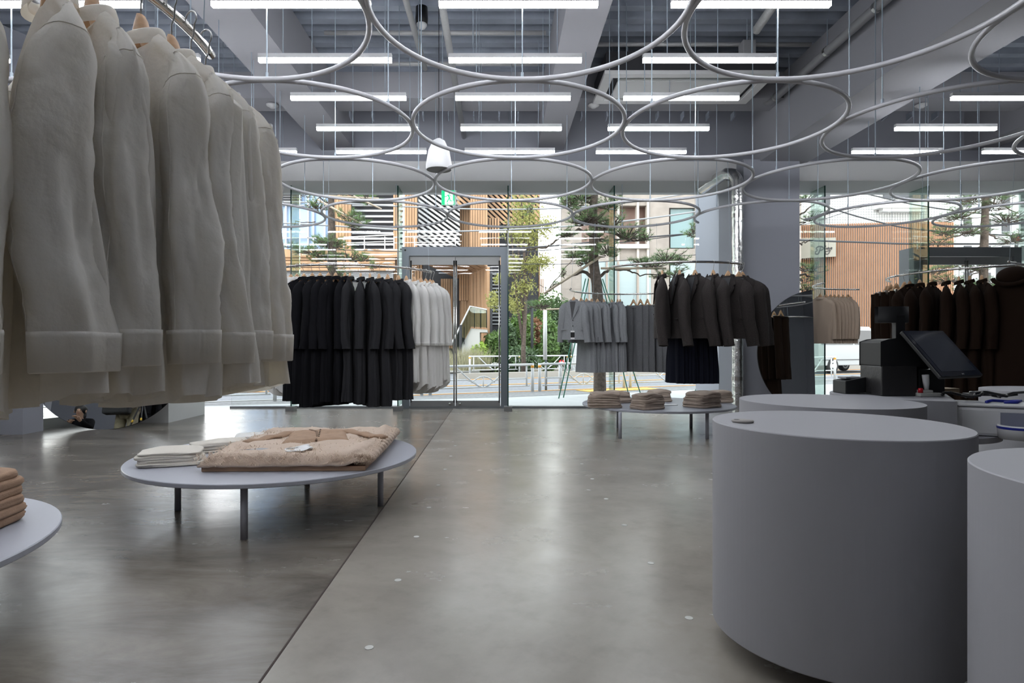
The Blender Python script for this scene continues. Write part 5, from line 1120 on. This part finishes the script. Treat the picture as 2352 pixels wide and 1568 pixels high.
person('person in black jacket and khaki trousers with shoulder bag, standing behind a tripod', LX, radians(15),
    dict(pelvis=(0, 0, .93), waist=(0, .01, 1.08), chest=(0, .02, 1.30), neck=(0, .03, 1.46), chin=(0, .05, 1.53), head=(0, .055, 1.60), crown=(0, .045, 1.67), nose=(0, .15, 1.59),
         shoulder=[(-.19, .02, 1.38), (.19, .02, 1.38)], elbow=[(-.25, .10, 1.12), (.27, .10, 1.12)], wrist=[(-.05, .30, 1.03), (.32, .33, 1.05)], hip=[(-.09, 0, .88), (.09, 0, .88)], knee=[(-.11, .02, .50), (.11, .01, .50)], ankle=[(-.12, -.01, .09), (.12, -.01, .09)], toe=[(-.14, .13, .04), (.14, .13, .04)]), 1, False)
t = thing('shoulder_bag', 'big black camera bag hanging at the photographer in the mirror', 'bag', LX+Vector((-.10, .20, .80)), radians(15)); bagm = mat('bag_nylon', (.012, .012, .014), .7, bump=.5, bscale=30)
MB().box((-.24, -.02, 0), (.20, .16, .30)).build('bag_body', bagm, t, bevel=.03); MB().prism([(-.24, .165, .12), (.20, .165, .12), (.20, .165, .31), (-.24, .165, .31)], (0, .015, 0)).build('bag_flap', bagm, t, bevel=.006); MB().box((-.06, .182, .20), (.0, .184, .215)).build('bag_badge', white_m, t)
MB().tube([(-.20, .07, .29), (-.12, .02, .45), (.02, -.06, .60), (.14, .02, .45), (.18, .07, .29)], .012, 6, sq=.5).build('shoulder_strap', bagm, t, True)
tp = thing('camera_tripod', 'black camera tripod with a yellow banded leg in front of the photographer', 'tripod', LX+Vector((.28, .55, 0)))
for k, a in enumerate((80, 200, 320)):
    e = Vector((.36*cos(radians(a)), .36*sin(radians(a)), .01)); lg_ = MB().tube([(0, 0, 1.0), e], .014, 10).build('leg', black_p, tp, True); q = Vector((0, 0, 1.0)).lerp(e, .35); MB().tube([q, q.lerp(e, .07)], .017, 10).build('grip_band', mat('yellow_band', (.8, .5, .05), .5), lg_, True)
MB().tube([(0, 0, .85), (0, 0, 1.16)], .014, 10).build('centre_column', black_p, tp, True); MB().cbox((0, 0, 1.20), (.07, .07, .07)).build('head', black_p, tp, bevel=.006); MB().tube([(0, .02, 1.19), (.06, -.12, 1.12)], .007, 8).build('pan_handle', steel, tp, True)
t = thing('camera', 'black camera mounted on the tripod beside the mirror', 'camera', LX+Vector((.28, .55, 1.236))); MB().box((-.07, -.035, 0), (.07, .035, .09)).box((-.03, -.035, .09), (.03, .03, .12)).build('camera_body', black_p, t, bevel=.005); MB().tube([(0, .035, .045), (0, .13, .045)], [.035, .038], 20).build('lens', black_p, t, True)
person('crouching person with long dark hair in black clothes beside a white table', (-6.25, 4.7, 0), radians(10),
    dict(pelvis=(0, -.10, .36), waist=(0, -.06, .48), chest=(0, .02, .66), neck=(0, .06, .80), chin=(0, .09, .86), head=(0, .10, .93), crown=(0, .09, 1.0), nose=(0, .195, .92),
         shoulder=[(-.17, .02, .73), (.17, .02, .73)], elbow=[(-.20, .16, .55), (.20, .18, .60)], wrist=[(-.06, .33, .66), (.10, .36, .72)], hip=[(-.09, -.08, .33), (.09, -.08, .33)], knee=[(-.14, .26, .50), (.14, .27, .48)], ankle=[(-.13, .05, .09), (.13, .06, .09)], toe=[(-.14, .20, .04), (.14, .2, .04)]), 0, True)
t = thing('side_table', 'small white table with a black case, seen in the left mirror', 'table', (-6.75, 4.9, 0)); MB().box((-.34, -.2, .60), (.34, .2, .63)).build('table_top', white_m, t, bevel=.004)
for x in (-.31, .31):
    for y in (-.17, .17): MB().box((x-.02, y-.02, 0), (x+.02, y+.02, .60)).build('leg', white_m, t)
tag(MB().box((-.2, -.12, 0), (.2, .12, .10)).build('black_case', bagm, None, False, (-6.8, 4.9, .631), bevel=.01), 'black case lying on the white table in the mirror', 'case')
t = thing('metal_canister', 'shiny metal canister standing on the black case in the mirror', 'canister', (-6.85, 4.9, .732)); MB().lathe([(.05, 0), (.06, .01), (.06, .14), (.05, .16), (.001, .17)], n=24).build('canister_body', chrome, t, True); MB().lathe([(.062, .05), (.062, .06)], n=24, caps=False).build('rim_band', steel, t)
CR = (-5.61, 2.6); rail(CR, -20, 95, 'steel rail of black coats out of frame, reflected in the left mirror')
for i, a in enumerate((5, 15, 25, 35, 45, 55, 65, 75, 85)): hang_on(CR, 0, 0, 0, 'black', mk_black(black_c, 1), 'long black coat reflected at the right of the left mirror, %s in the row' % ORD[i], 'coat', 'black coats in the mirror', 0, ang=a)
